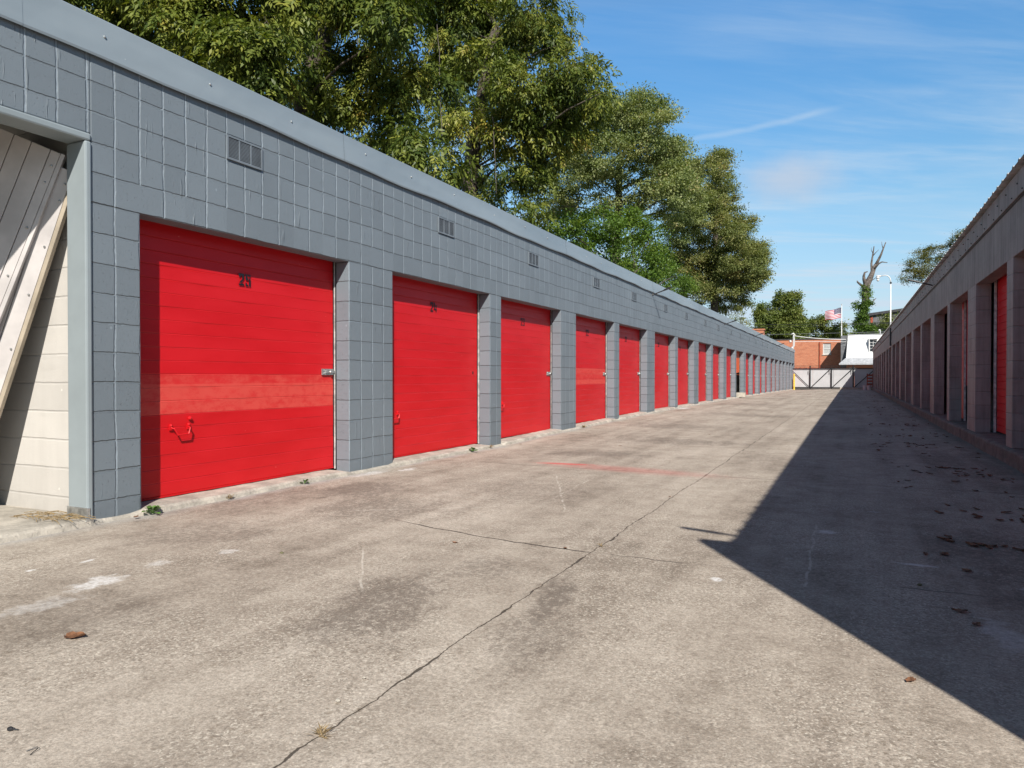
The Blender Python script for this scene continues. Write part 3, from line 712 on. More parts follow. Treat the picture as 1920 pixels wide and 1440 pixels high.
while y < Y_END + 0.1:
    ribs += [(y, 0.0), (y + 0.045, 0.0), (y + 0.060, 0.020), (y + 0.120, 0.020), (y + 0.135, 0.0), (y + 0.305, 0.0)][:5]; y += 0.305
for (ya, za), (yb, zb2) in zip(ribs, ribs[1:]):
    for xa, xb, ra, rb2 in ((-0.095, 8.3, 0.0, 0.32),):
        cr.quad((xa, ya, zc0 + za + ra), (xb, ya, zc0 + za + rb2), (xb, yb, zc0 + zb2 + rb2), (xa, yb, zc0 + zb2 + ra))
        cr.quad((xa, ya, zc0 + za + ra - 0.004), (xa, yb, zc0 + zb2 + ra - 0.004), (xb, yb, zc0 + zb2 + rb2 - 0.004), (xb, ya, zc0 + za + rb2 - 0.004))
        cr.quad((xa, ya, zc0 + za - 0.004), (xa, ya, zc0 + za), (xa, yb, zc0 + zb2), (xa, yb, zc0 + zb2 - 0.004))
M['galvroof'] = simple('galvanised_roof', (0.55, 0.55, 0.54), 0.45, metal=0.25, var=0.25, scale=3)
cr.build('corrugated_roof', M['galvroof'], RB)
kb = MB(); r_ = random.Random(9); nk = 420; jit = 0.0
for j in range(nk + 1):
    y = 0.80 + (Y_END - 0.75) * j / nk; jit = 0.75 * jit + r_.uniform(-0.006, 0.006)
    tp = 0.165 + r_.uniform(-0.006, 0.004) - (0.02 if r_.random() < 0.05 else 0)
    kb.v += [(0.9, y, 0.178), (0.0, y, 0.176), (-0.045 + jit, y, tp), (-0.060 + jit, y, tp - 0.02), (-0.062 + jit * 1.3, y, 0.05), (-0.075 + jit, y, -0.05)]
for j in range(nk):
    for i in range(5):
        a = j * 6 + i; kb.f.append((a, a + 6, a + 7, a + 1)); kb.mi.append(0)
kb.build('kerb', M['kerb'], RB)
for i, (a, b_) in enumerate(gaps):
    half = abs(a - 13.38) < 0.05
    d = MB(); z0 = 0.84 if half else 0.20; nrow = int((2.5 - z0) / 0.105) + 1
    for s_ in range(nrow):
        za, zc = z0 + s_ * 0.105, z0 + (s_ + 1) * 0.105; ya, yb = a - 0.05, b_ - 0.03; x0 = 0.275
        pr_ = [(0.0, za), (-0.0055, za + 0.004), (-0.0042, za + 0.05), (-0.0055, zc - 0.008), (0.002, zc - 0.003), (0.0, zc)]
        for (o1, h1), (o2, h2) in zip(pr_, pr_[1:]): d.quad((x0 + o1, yb, h1), (x0 + o1, ya, h1), (x0 + o2, ya, h2), (x0 + o2, yb, h2))
    do = d.build('door', M['red'], RB)
    if half: do['label'] = 'red roll-up door stopped halfway, dark gap below'
    t2 = MB(); t2.box(0.235, 0.262, b_ - 0.028, b_ + 0.03, 0.18, 2.45); t2.build('door_track', M['track'] if half or i < 4 else M['black_steel'], RB)
def r_rod(y, z=3.06):
    r2 = MB(); r2.tube([(0.02, y, z - 0.03), (-0.06, y, z), (-0.52, y, z + 0.145)], [0.014, 0.014, 0.018], 8); r2.tube([(-0.30, y, z + 0.078), (-0.50, y, z + 0.139)], 0.024, 8); r2.build('support_rod', M['black_steel'], RB)
for y in (1.22, 18.4, 47.0): r_rod(y)
dp = MB(); dp.tube([(-0.05, 36.0, 3.2), (-0.05, 36.0, 2.40)], 0.035, 8); dp.build('downspout', M['black_steel'], RB)

# ------------------------------------------------------------------ trees
def leaf_mesh(name, base, axis, nrm, Ln, Wd, tone, mat, parent):
    n = len(base); axis = axis / np.linalg.norm(axis, axis=1)[:, None]
    side = np.cross(axis, nrm); side /= (np.linalg.norm(side, axis=1)[:, None] + 1e-9)
    Ln = Ln[:, None]; Wd = Wd[:, None]
    up = np.cross(side, axis)
    v = np.empty((n, 4, 3), np.float32)
    v[:, 0] = base; v[:, 1] = base + axis * Ln * 0.45 + side * Wd * 0.5 + up * Wd * 0.12
    v[:, 2] = base + axis * Ln - up * Ln * 0.10; v[:, 3] = base + axis * Ln * 0.45 - side * Wd * 0.5 + up * Wd * 0.12
    me = bpy.data.meshes.new(name)
    me.vertices.add(n * 4); me.vertices.foreach_set('co', v.reshape(-1))
    me.loops.add(n * 4); me.loops.foreach_set('vertex_index', np.arange(n * 4, dtype=np.int32))
    me.polygons.add(n); me.polygons.foreach_set('loop_start', np.arange(0, n * 4, 4, dtype=np.int32))
    try: me.polygons.foreach_set('loop_total', np.full(n, 4, np.int32))
    except Exception: pass
    at = me.attributes.new('tone', 'FLOAT', 'FACE'); at.data.foreach_set('value', tone.astype(np.float32))
    me.materials.append(mat); me.update(calc_edges=True); me.validate()
    o = bpy.data.objects.new(name, me); COL.objects.link(o); o.parent = parent
    return o


def rand_dir(rg, n):
    d = rg.normal(size=(n, 3)); return d / np.linalg.norm(d, axis=1)[:, None]


def tree(name, label, cat, puffs, trunk, tr, leafmat, dens, lsize, seed, compound=False, droop=0.4, clump=0.30, group=None, bark='bark', shell=0.55, nsub=6.5, crown_name='crown', flat=0.75):
    rg = np.random.default_rng(seed); rd_ = random.Random(seed)
    root = empty(name, label, cat, tuple(trunk[0]), 0, group)
    org = np.array(trunk[0])
    # limbs
    mb = MB(); T_ = [Vector(p) - Vector(trunk[0]) for p in trunk]
    if len(T_) > 1:
        pts = []; rads = []
        for i in range(len(T_) - 1):
            for q_ in range(5):
                f = q_ / 5; p = T_[i].lerp(T_[i + 1], f); k = (i + f) / (len(T_) - 1)
                pts.append(p + Vector((rd_.uniform(-1, 1), rd_.uniform(-1, 1), 0)) * tr * 0.15); rads.append(tr * (1.0 - 0.62 * k) * (1.25 if i + q_ == 0 else 1))
        pts.append(T_[-1]); rads.append(tr * 0.32)
        mb.tube(pts, rads, 9)
    allb, allt, alla, alln = [], [], [], []
    for (cx, cy, cz, r) in puffs:
        c = Vector((cx, cy, cz)) - Vector(trunk[0])
        if len(T_) > 1:
            cand = [p for p in pts if p.z < c.z - 0.25 * (c - p).length] or [pts[0]]
            s = min(cand, key=lambda p: (p - c).length); ln_ = (c - s).length
            md = s.lerp(c, 0.5) + Vector((rd_.uniform(-.07, .07), rd_.uniform(-.07, .07), 0.05)) * ln_
            br = max(0.016, min(tr * 0.25, 0.022 * r + 0.007 * ln_))
            path_ = [s, s.lerp(md, 0.5) + Vector((rd_.uniform(-.03, .03), rd_.uniform(-.03, .03), 0.01)) * ln_, md, md.lerp(c, 0.5) + Vector((rd_.uniform(-.03, .03), rd_.uniform(-.03, .03), 0.02)) * ln_, c]
            mb.tube(path_, [br, br * 0.85, br * 0.65, br * 0.5, br * 0.32], 6)
        nc = max(5, int(nsub * r * r + 4))
        dirs = rand_dir(rg, nc); rad = r * (shell + (1 - shell) * rg.random(nc) ** 0.6) * (0.75 + 0.45 * rg.random(nc))
        sub = np.array(c) + dirs * rad[:, None] * np.array([1, 1, 0.92])
        for q_ in range(nc):
            if q_ % 2 == 0 and len(T_) > 1:
                e = Vector(sub[q_]); md = c.lerp(e, 0.5) + Vector((rd_.uniform(-.08, .08), rd_.uniform(-.08, .08), rd_.uniform(-.02, .06))) * min(r, 1.0)
                w_ = min(0.014, max(0.005, 0.010 * r)); mb.tube([c, md, e], [w_, w_ * 0.7, w_ * 0.35], 4, caps=False)
        per = max(3, int(dens * r * r / nc * (0.7 if r < 0.5 else 1.0)))
        idx = np.repeat(np.arange(nc), rg.poisson(per, nc) + 1); N = len(idx)
        sig = clump * (0.6 + 0.8 * rg.random(nc))
        pos = sub[idx] + rg.normal(size=(N, 3)) * sig[idx][:, None] * np.array([1, 1, flat])
        outd = pos - np.array(c); outd /= (np.linalg.norm(outd, axis=1)[:, None] + 1e-6)
        ax = rand_dir(rg, N) * 0.8 + outd * 0.6 + np.array([0, 0, -droop]); ax /= np.linalg.norm(ax, axis=1)[:, None]
        tn = np.clip(0.5 + 0.16 * rg.normal(size=nc)[idx] + 0.15 * rg.normal(size=N), 0, 1)
        nn = rand_dir(rg, N) * 0.75 + np.array([0, 0, 0.8]) + outd * 0.35
        allb.append(pos); alla.append(ax); alln.append(nn); allt.append(tn)
    B, A, Nn, Tn = map(np.concatenate, (allb, alla, alln, allt))
    if compound:
        n = len(B); m = 7; side = np.cross(A, Nn); side /= (np.linalg.norm(side, axis=1)[:, None] + 1e-9)
        bs, as_, ns_, ts = [], [], [], []
        for j in range(m):
            t = (j // 2 + 1) / (m // 2 + 1) if j < m - 1 else 1.0; sg = 1 if j % 2 else -1
            p = B + A * (t * lsize * 2.0) + np.array([0, 0, -1]) * (t * t * lsize * 0.7)
            dd = A * 0.55 + (side * sg * 0.85 if j < m - 1 else 0) + np.array([0, 0, -0.35]) + rg.normal(size=(n, 3)) * 0.15
            bs.append(p); as_.append(dd); ns_.append(Nn + rg.normal(size=(n, 3)) * 0.3); ts.append(np.clip(Tn + rg.normal(size=n) * 0.06, 0, 1))
        B, A, Nn, Tn = map(np.concatenate, (bs, as_, ns_, ts))
    n = len(B); Ln = lsize * (0.7 + 0.6 * rg.random(n)); Wd = Ln * (0.34 if compound else 0.52)
    leaf_mesh(crown_name, B, A, Nn, Ln, Wd, Tn, leafmat, root)
    if mb.v: mb.build('trunk', M[bark], root, smooth=True)
    return root

PA = [(-17.49,12.04,11.27,1.51),(-16.99,12.58,10.73,1.05),(-14.83,12.27,11.01,1.57),(-14.4,12.68,9.54,1.12),(-13.36,12.72,10.62,1.42),(-12.02,11.74,7.93,0.71),(-12.56,11.65,8.11,0.6),(-12.36,13.09,10.95,1.28),(-13.54,12.08,8.47,0.63),(-11.83,12.04,8.96,0.66),(-16.99,13.37,10.38,0.87),(-11.92,12.45,7.33,0.43)]
PB = [(-15.28,16.86,12.2,0.98),(-13.67,15.94,10.05,0.83),(-14.62,16.36,13.07,1.57),(-11.36,15.11,11.62,1.52),(-12.11,16.35,10.51,0.82),(-15.68,16.94,10.19,0.58),(-13.01,16.06,8.93,0.68),(-11.95,16.62,9.4,0.83),(-12.56,16.44,8.15,0.68),(-10.06,14.88,9.73,0.86),(-10.91,16.66,8.93,0.89),(-11.32,16.23,7.46,0.66),(-9.82,15.49,6.96,0.75),(-8.93,14.8,5.99,0.52),(-14.53,16.94,9.18,0.65),(-12.72,15.93,7.35,0.45)]
PC = [(-15.23,24.84,17.17,1.95),(-13.6,25.45,16.66,1.94),(-14.23,24.82,14.8,1.39),(-12.48,25.62,15.21,1.28),(-10.42,23.6,14.43,0.87),(-10.33,25.16,13.89,0.53),(-12.71,23.79,12.63,1.21),(-15.48,25.67,13.44,1.34),(-12.4,25.45,13.64,1.16),(-12.65,22.45,10.57,1.06),(-10.49,22.6,11.11,1.12),(-9.31,22.91,11.47,0.92),(-9.49,25.79,12.1,0.72),(-10.07,23.75,10.49,0.96),(-9.63,24.49,10.18,0.79),(-11.1,23.24,9.81,0.96),(-12.72,24.03,8.06,0.81),(-11.26,23.56,8.18,0.82),(-10.66,23.43,6.92,0.58),(-10.74,24.33,8.71,0.64),(-8.28,24.32,11.22,0.31),(-12.92,25.55,7.59,0.64),(-9.29,24.7,11.96,0.89),(-9.98,25.65,11.41,1.03),(-9.22,25.37,10.99,0.7),(-10.52,25.89,9.92,0.79),(-8.51,24.66,11.45,0.47),(-7.54,22.71,10.47,0.25),(-10.76,25.38,14.94,0.72),(-11.73,25.78,14.49,0.95),(-14.4,25.55,10.14,0.99),(-9.76,24.27,13.14,0.43),(-10.3,24.82,8.78,0.44),(-8.71,22.89,11.72,0.55)]
PD = [(-11.48,49.87,16.6,1.27),(-11.04,50.79,14.72,1.44),(-10.66,50.83,12.61,1.36),(-11.75,48.21,14.72,1.31),(-9.73,47.55,13.25,0.92),(-11.09,49.37,11.24,1.04),(-11.92,48.87,19.68,0.52)] + [(-13.41,41.59,16.3,1.56),(-11.4,40.35,15.91,1.3),(-10.25,38.97,15.87,0.77),(-11.91,37.9,12.99,1.47),(-10.8,41.7,14.52,1.58),(-9.84,42.35,13.78,1.02),(-13.98,38.02,13.6,1.21),(-16.48,41.44,13.73,1.27),(-10.86,39.57,11.95,1.45),(-8.76,38.32,10.97,1.09),(-13.69,39.01,12.3,1.17),(-16.77,41.29,11.57,1.07),(-17.71,41.79,10.76,0.88),(-12.5,37.81,15.99,1.03),(-12.41,40.55,15.04,1.57),(-9.51,37.82,14.36,1.2),(-9.32,41.05,14.28,0.92),(-8.6,39.19,12.03,1.02),(-12.13,41.83,10.89,1.03),(-15.03,42.31,14.61,1.51),(-9.44,40.03,10.25,0.96),(-16.13,42.39,12.58,1.36),(-12.91,39.09,10.85,0.86),(-10.43,37.97,16.0,0.64),(-10.74,40.48,17.08,0.43),(-11.11,37.75,15.31,0.87),(-9.25,38.55,15.28,0.52)]
PE = [(-8.34,63.54,12.74,1.46),(-7.52,62.95,11.22,1.17),(-13.35,62.5,18.55,1.21),(-9.71,62.29,19.41,0.63),(-7.16,62.8,9.38,0.99)] + [(-11.68,61.43,18.75,1.45),(-10.66,62.68,19.64,1.1),(-9.25,59.87,17.38,1.13),(-11.76,59.16,15.98,1.75),(-10.46,64.28,16.32,1.59),(-13.22,60.85,14.49,1.54),(-11.48,64.84,14.18,2.0),(-9.22,64.46,13.9,1.3),(-12.17,61.24,11.75,1.63),(-9.6,61.75,10.97,1.89),(-7.72,62.12,11.78,1.34),(-8.13,62.89,14.19,0.81),(-8.2,62.59,9.42,1.62),(-10.36,62.37,8.84,1.46),(-8.52,62.74,7.65,1.0),(-7.29,64.73,10.56,0.74),(-11.87,62.04,10.03,1.28),(-12.68,61.57,9.56,1.74),(-11.21,63.37,10.63,1.95),(-8.96,60.37,9.18,1.75),(-10.96,60.77,8.02,1.34),(-10.09,64.96,7.85,1.23),(-13.81,62.13,12.02,1.49),(-12.85,62.3,18.21,1.2),(-7.94,58.97,10.3,1.61),(-6.84,61.47,11.38,0.88),(-7.33,62.5,9.13,0.98),(-8.28,59.02,12.38,1.28),(-10.21,62.72,17.54,1.37),(-13.63,62.82,10.71,1.31),(-10.92,59.27,14.39,1.74),(-9.25,62.79,14.73,1.18),(-7.46,61.79,10.16,1.24),(-10.73,63.11,19.77,0.74)]
PF = [(-10.22,27.47,6.84,0.92),(-9.72,29.44,7.62,0.92),(-10.27,35.4,8.55,1.09),(-9.75,30.29,6.6,1.14),(-9.9,38.28,8.48,0.93),(-10.07,36.71,6.82,1.18),(-10.25,42.79,7.68,1.03),(-9.9,44.87,7.28,0.84),(-10.25,40.86,6.48,0.93),(-10.03,25.78,6.73,0.58),(-9.89,47.19,6.69,0.7)]
PG = [(-9.71,103.83,8.86,1.76),(-8.33,103.79,8.08,1.61),(-7.69,104.29,9.92,1.32),(-10.68,103.15,7.38,1.32),(-6.66,104.17,7.33,1.16)] + [(-10.45,104.23,9.65,1.78),(-8.47,103.65,10.63,1.6),(-7.08,103.23,11.61,0.87),(-9.34,103.53,7.51,1.76),(-7.25,105.79,9.07,1.33),(-7.89,107.09,6.93,1.8),(-11.08,103.58,8.52,1.03),(-8.83,103.1,12.05,0.58),(-6.49,107.04,7.86,1.04)]
PH = [(-5.03,108.14,8.11,1.2),(-3.24,107.59,8.54,1.11),(-1.87,106.87,7.2,1.17),(-3.46,108.41,6.89,1.19),(-5.57,109.41,6.47,1.06),(-1.08,107.81,6.5,0.88),(0.24,107.66,6.32,0.73)]
PK = [(6.53,99.47,14.5,0.91),(7.81,101.32,15.86,0.92),(9.45,102.59,16.4,1.2),(5.98,99.8,12.94,0.59),(8.19,99.01,13.81,1.1),(10.53,99.32,15.16,1.02),(11.27,101.16,17.32,0.91),(11.79,99.05,17.87,0.64),(9.88,99.32,13.93,1.02),(7.62,100.99,13.32,0.66),(13.11,102.7,18.42,1.04)]
PV = [(4.46,113.47,8.69,0.68),(4.85,113.34,9.42,0.53),(6.32,113.66,9.32,0.67),(3.32,113.41,8.2,0.61),(3.99,113.48,9.09,0.45),(5.67,113.73,8.29,0.75),(6.97,113.66,9.74,0.67)]
PS = [(-10.11,73.37,7.09,0.53),(-10.55,71.87,6.68,0.52),(-9.42,71.97,6.54,0.41),(-9.16,72.66,6.22,0.37)]
PI = [(0.94,99.59,6.98,0.67),(1.3,99.52,8.17,0.6),(1.41,99.56,9.17,0.6),(1.59,99.46,10.16,0.53),(0.69,99.55,10.0,0.34),(1.53,99.79,11.53,0.4),(0.52,99.78,7.54,0.34),(1.58,99.65,12.18,0.33),(1.9,99.6,6.68,0.8),(2.62,99.54,6.26,0.53)]
G1 = 'tall trees behind the grey storage row'
tree('pecan_tree', 'tall leafy tree above the open bay, cut off by the top left of the photo', 'tree', PA, [(-14.0, 12.6, -0.3), (-13.9, 12.6, 4), (-13.9, 12.5, 7.6), (-14.2, 12.5, 11)], 0.38, M['pecan'], 560, 0.17, 1, True, 0.7, clump=0.25, nsub=5.0, group=G1)
tree('pecan_tree', 'tall drooping tree with a dark forked trunk showing above door 25', 'tree', PB, [(-14.5, 16.0, -0.3), (-14.45, 16.0, 4), (-14.4, 16.0, 8.3), (-14.3, 16.0, 9.2), (-13.4, 16.0, 11.2), (-13.2, 16.2, 13.2)], 0.42, M['pecan'], 560, 0.17, 2, True, 0.7, clump=0.25, nsub=5.0, group=G1)
tree('pecan_tree', 'tall drooping tree with the broad rounded crown against blue sky', 'tree', PC, [(-13.6, 24.3, -0.3), (-13.6, 24.3, 5), (-13.4, 24.3, 9), (-12.9, 24.3, 12.0), (-12.4, 24.6, 14.5)], 0.46, M['pecan'], 520, 0.17, 3, True, 0.7, clump=0.25, nsub=5.0, group=G1)
tree('deciduous_tree', 'grey-green fine-leaved tree behind the bright green vine mound', 'tree', PD, [(-12.5, 40, -0.3), (-12.5, 40, 5), (-12.4, 40, 9.5), (-12.2, 40.2, 13.5)], 0.42, M['olive'], 2500, 0.14, 4, False, 0.2, clump=0.27, nsub=9.0, shell=0.3, flat=0.6, group=G1)
tree('oak_tree', 'brownish olive tree farthest along behind the grey storage row', 'tree', PE, [(-10.6, 62, -0.3), (-10.6, 62, 5), (-10.5, 62.1, 10), (-10.4, 62, 15.5)], 0.45, M['oakleaf'], 2100, 0.16, 5, False, 0.2, clump=0.32, nsub=6.5, shell=0.3, flat=0.6, group=G1)
tree('vine_mound', 'bright green leafy mound of vines rising over the grey roof edge', 'shrub', PF, [(-10, 35, -0.3), (-10, 35, 3.5), (-10, 35.2, 6.2)], 0.2, M['vine'], 3000, 0.13, 6, False, 0.1, clump=0.24, nsub=12)
tree('small_tree', 'small twiggy brown tree low at the end of the grey roof', 'tree', PS, [(-9.8, 72.5, -0.3), (-9.8, 72.5, 4), (-9.8, 72.5, 6.4)], 0.12, M['oakleaf'], 1300, 0.13, 12, False, 0.1, clump=0.2)
tree('broadleaf_tree', 'dense green tree behind the left part of the brick building', 'tree', PG, [(-8.6, 105, -0.3), (-8.6, 105, 4), (-8.6, 104.6, 8.5)], 0.5, M['far'], 1400, 0.28, 7, False, 0.1, clump=0.34)
tree('broadleaf_tree', 'lower green tree behind the brick building beside the flag', 'tree', PH, [(-3.2, 108, -0.3), (-3.2, 108, 4), (-3.2, 108, 7)], 0.35, M['far'], 1400, 0.28, 8, False, 0.1, clump=0.32)
tree('feathery_tree', 'sparse olive feathery tree rising behind the shaded corrugated roof', 'tree', PK, [(9.6, 101, -0.3), (9.6, 101, 6), (9.4, 101, 12), (10, 101, 15.3)], 0.3, M['feather'], 1700, 0.16, 9, False, 0.3, clump=0.34, flat=0.5)
tree('climbing_vine', 'green vine growing over the dark wall behind the street lamp', 'vine', PV, [(5.2, 113.9, -0.3), (5.2, 113.9, 5), (5.2, 113.9, 8)], 0.1, M['far'], 1500, 0.22, 10, False, 0.2, clump=0.25)
# hanging vine stems in the two nearer trees
for (vx, vy, vz, ln_) in ((-12.2, 18.6, 12.6, 4.4), (-12.3, 20.1, 12.6, 3.6), (-12.0, 17.4, 11.0, 2.2), (-11.2, 21.9, 10.0, 2.6), (-12.6, 16.2, 11.5, 2.5)):
    hv = MB(); rr_ = random.Random(int(vy * 100)); pts = [(vx + rr_.uniform(-.05, .05), vy + rr_.uniform(-.05, .05) + 0.03 * i, vz - ln_ * i / 8) for i in range(9)]
    hv.tube(pts, 0.013, 5)
    tag(hv.build('hanging_vine', M['deadwood']), 'bare vine stem hanging down through the drooping leaves', 'vine', 'vine stems hanging in the tall trees')

# dead tree with ivy
DT = empty('dead_tree', 'bare dead tree with broken branches and an ivy-covered trunk', 'tree', (1.32, 100.0, -0.3))
o0 = Vector(DT.location)
def rel(l): return [tuple(Vector(p) - o0) for p in l]
mb = MB()
mb.tube(rel([(1.30, 100, -0.3), (1.32, 100, 5.5), (1.36, 100, 8.2), (1.55, 100, 10.6), (1.62, 100, 12.4), (2.2, 100, 13.7), (2.7, 100, 15.1)]), [0.7, 0.55, 0.46, 0.42, 0.46, 0.32, 0.2], 10)
for l, r0 in (([(2.1, 100, 13.3), (2.30, 100.2, 14.2), (2.23, 100.2, 15.26), (2.41, 100.2, 16.55), (2.52, 100.2, 17.44)], 0.20), ([(2.35, 100.2, 16.19), (2.7, 100.1, 16.6), (3.06, 100, 16.94)], 0.07), ([(2.6, 100, 14.8), (2.99, 100, 15.61), (3.3, 100, 16.3), (3.53, 100, 16.99), (3.82, 100, 17.8)], 0.2),
              ([(3.53, 100, 17.0), (3.4, 100, 17.5), (3.35, 100, 17.9)], 0.06), ([(2.5, 99.9, 14.5), (3.0, 99.8, 15.15), (3.4, 99.8, 15.35), (4.01, 99.8, 15.21)], 0.16), ([(1.6, 99.9, 12.5), (1.40, 99.8, 13.3), (1.37, 99.8, 13.7), (1.48, 99.8, 14.15), (1.82, 99.8, 14.25)], 0.25),
              ([(1.5, 100, 12.2), (1.2, 100, 12.5), (0.67, 100, 13.01), (0.62, 100, 13.2)], 0.22), ([(1.5, 100, 9.6), (1.96, 100, 10.32), (2.4, 100, 10.5), (2.78, 100, 10.89)], 0.15), ([(1.9, 99.9, 13.2), (2.12, 99.8, 12.99), (2.9, 99.8, 13.55)], 0.10), ([(1.4, 100, 9.5), (1.0, 100, 10.1), (0.62, 100, 9.95)], 0.12), ([(2.41, 100.2, 16.5), (2.2, 100.2, 17.0), (2.25, 100.2, 17.3)], 0.05)):
    n = len(l); mb.tube(rel(l), [r0 * (1 - 0.75 * i / (n - 1)) for i in range(n)], 7)
mb.build('trunk', M['deadwood'], DT, smooth=True)
tree('ivy', 'green ivy wrapped round the lower trunk of the dead tree', 'vine', PI, [(1.3, 99.2, 5.0)], 0.1, M['vine'], 4200, 0.22, 13, False, 0.5, clump=0.26, crown_name='ivy_leaves', nsub=8)

# ------------------------------------------------------------------ the far end of the lane
GT = empty('sliding_gate', 'black steel frame gate with pale sheeting and diagonal braces closing the lane', 'gate', (-1.6 * 0.943, 66.0, -0.02))
GT.scale = (0.943, 0.943, 0.943)
fr = MB(); r_ = 0.045
def bar(a, b_, wd=0.05): fr.tube([(a[0] + 1.6, 0, a[1]), (b_[0] + 1.6, 0, b_[1])], wd, 4)
for px in (-3.38, -1.61, 0.16): bar((px, 0.05), (px, 2.1 if px != -1.61 else 1.95), 0.055)
bar((-4.85, 1.84), (1.98, 1.84), 0.04); bar((-4.85, 0.12), (1.98, 0.12), 0.055)
for a, b_ in (((-4.85, 1.62), (-3.42, 0.15)), ((-3.3, 0.15), (-1.7, 1.8)), ((-1.55, 0.15), (0.08, 1.8)), ((0.22, 0.15), (1.96, 1.85))): bar(a, b_, 0.032)
fr.build('gate_frame', M['black_steel'], GT)
sh = MB()
for i in range(4): sh.box(-3.24 + i * 1.70, -3.24 + (i + 1) * 1.70 - 0.015, 0.10, 0.115, 0.10, 1.80)
sh.build('sheet_panel', M['sheet'], GT)
bw = MB()
for z_ in (1.93, 2.02, 2.11): bw.tube([(-3.25, 0, z_), (3.55, 0, z_)], 0.010, 4)
bw.build('barbed_wire', M['black_steel'], GT)
for px in (-3.42, -1.66, 0.11):
    br = MB(); br.box(px + 1.6 - 0.06, px + 1.6 - 0.02, -0.09, -0.05, 1.45, 1.75); br.build('gate_bracket', M['galv'], GT)
kbm = MB(); kbm.box(-0.85, 1.27, 65.2, 65.45, -0.06, 0.14)
tag(kbm.build('concrete_kerb', M['raw'], bevel=0.02), 'pale concrete beam lying on the ground in front of the gate', 'kerb')
rail = MB(); rail.box(-4.5, 1.55, 65.62, 65.74, -0.10, 0.03)
tag(rail.build('gate_track', M['black_steel']), 'dark steel track on the ground along the foot of the gate', 'track')
yp = MB(); yp.tube([(0, 0, -0.1), (0, 0, 1.30)], 0.075, 12); yp.ball((0, 0, 1.30), 0.075, 12, 6, sq=(1, 1, 0.5))
tag(yp.build('bollard', M['yellow'], loc=(-4.42, 65.3, -0.06)), 'yellow post at the far end of the grey storage row', 'post')
for i, (bx, by) in enumerate(((0.98, 62.4), (1.26, 62.0))):
    bk = MB()
    n = 16
    pts_ = [(0.13, 0.0), (0.155, 0.36), (0.165, 0.36), (0.165, 0.38), (0.15, 0.38), (0.145, 0.30)]
    for q_ in range(n):
        a0, a1 = 2 * math.pi * q_ / n, 2 * math.pi * (q_ + 1) / n
        for (r0, z0), (r1, z1) in zip(pts_, pts_[1:]):
            bk.quad((r0 * math.cos(a0), r0 * math.sin(a0), z0), (r0 * math.cos(a1), r0 * math.sin(a1), z0), (r1 * math.cos(a1), r1 * math.sin(a1), z1), (r1 * math.cos(a0), r1 * math.sin(a0), z1))
    bk.poly([(0.145 * math.cos(2 * math.pi * q_ / n), 0.145 * math.sin(2 * math.pi * q_ / n), 0.30) for q_ in range(n)])
    ro = empty('bucket', ('white plastic bucket by the gate, nearer the lane centre', 'white plastic bucket by the gate, nearer the shaded row')[i], 'bucket', (bx, by, -0.04), 0, 'white buckets by the gate')
    bk.build('tub', M['white'], ro, smooth=True)
    bh = MB(); bh.tube([(0.165 * math.cos(t), 0.02, 0.36 - 0.14 * math.sin(t)) for t in [math.pi * q_ / 8 for q_ in range(9)]], 0.006, 5); bh.build('handle', M['galv'], ro)
rk = empty('barricade', 'rusty red slatted barricade standing against the end of the shaded row', 'barricade', (1.38, 64.9, -0.06), 0.1)
s1 = MB()
for px in (-0.2, 0.2): s1.box(px - 0.035, px + 0.035, -0.03, 0.03, 0, 1.35)
s1.build('upright', M['rust'], rk)
s2 = MB()
for z_ in (0.42, 0.66, 0.90, 1.14): s2.box(-0.23, 0.23, -0.045, -0.03, z_, z_ + 0.13)
s2.build('slats', M['rust'], rk)

# brick building
BB = empty('brick_building', 'two-storey red brick building behind the gate with one sash window', 'building', (-6.4, 84, -0.3))
def bx(mb, x0, x1, y0, y1, z0, z1, m=0): mb.box(x0 + 6.4, x1 + 6.4, y0 - 84, y1 - 84, z0 + 0.3, z1 + 0.3, m)
m1 = MB(); WX0, WX1, WZ0, WZ1 = -2.78, -1.99, 3.45, 4.66
bx(m1, -22, WX0, 84, 84.3, -0.3, 5.1); bx(m1, WX1, 3, 84, 84.3, -0.3, 5.1); bx(m1, WX0, WX1, 84, 84.3, -0.3, WZ0); bx(m1, WX0, WX1, 84, 84.3, WZ1, 5.1)
bx(m1, -22, 3, 93.7, 94, -0.3, 5.1); bx(m1, -22, -21.7, 84.3, 93.7, -0.3, 5.1); bx(m1, 2.7, 3, 84.3, 93.7, -0.3, 5.1)
m1.build('wall', M['brick'], BB)
m2 = MB(); bx(m2, -22.1, 3.1, 83.93, 94.1, 5.102, 5.2); m2.build('roof', M['darkroof'], BB)
wf = MB()
for a in ((WX0, WX0 + 0.06, WZ0, WZ1), (WX1 - 0.06, WX1, WZ0, WZ1), (WX0 + 0.06, WX1 - 0.06, WZ0, WZ0 + 0.06), (WX0 + 0.06, WX1 - 0.06, WZ1 - 0.06, WZ1), (WX0 + 0.06, WX1 - 0.06, 4.03, 4.09)): bx(wf, a[0], a[1], 84.07, 84.14, a[2], a[3])
wfo = wf.build('window', M['white'], BB)
wp_ = MB(); bx(wp_, WX0 + 0.06, WX1 - 0.06, 84.11, 84.13, WZ0 + 0.06, 4.03); bx(wp_, WX0 + 0.06, WX1 - 0.06, 84.10, 84.12, 4.09, WZ1 - 0.06); wp_.build('pane', M['blind'], BB).parent = wfo
ws = MB(); bx(ws, WX0 - 0.08, WX1 + 0.08, 83.92, 84.05, WZ0 - 0.09, WZ0 - 0.002); ws.build('sill', M['raw'], BB).parent = wfo
dsp = MB(); dsp.tube([(3.30, -0.08, 5.1), (3.30, -0.08, 0.2)], 0.06, 8); dsp.build('downspout', M['rust'], BB)
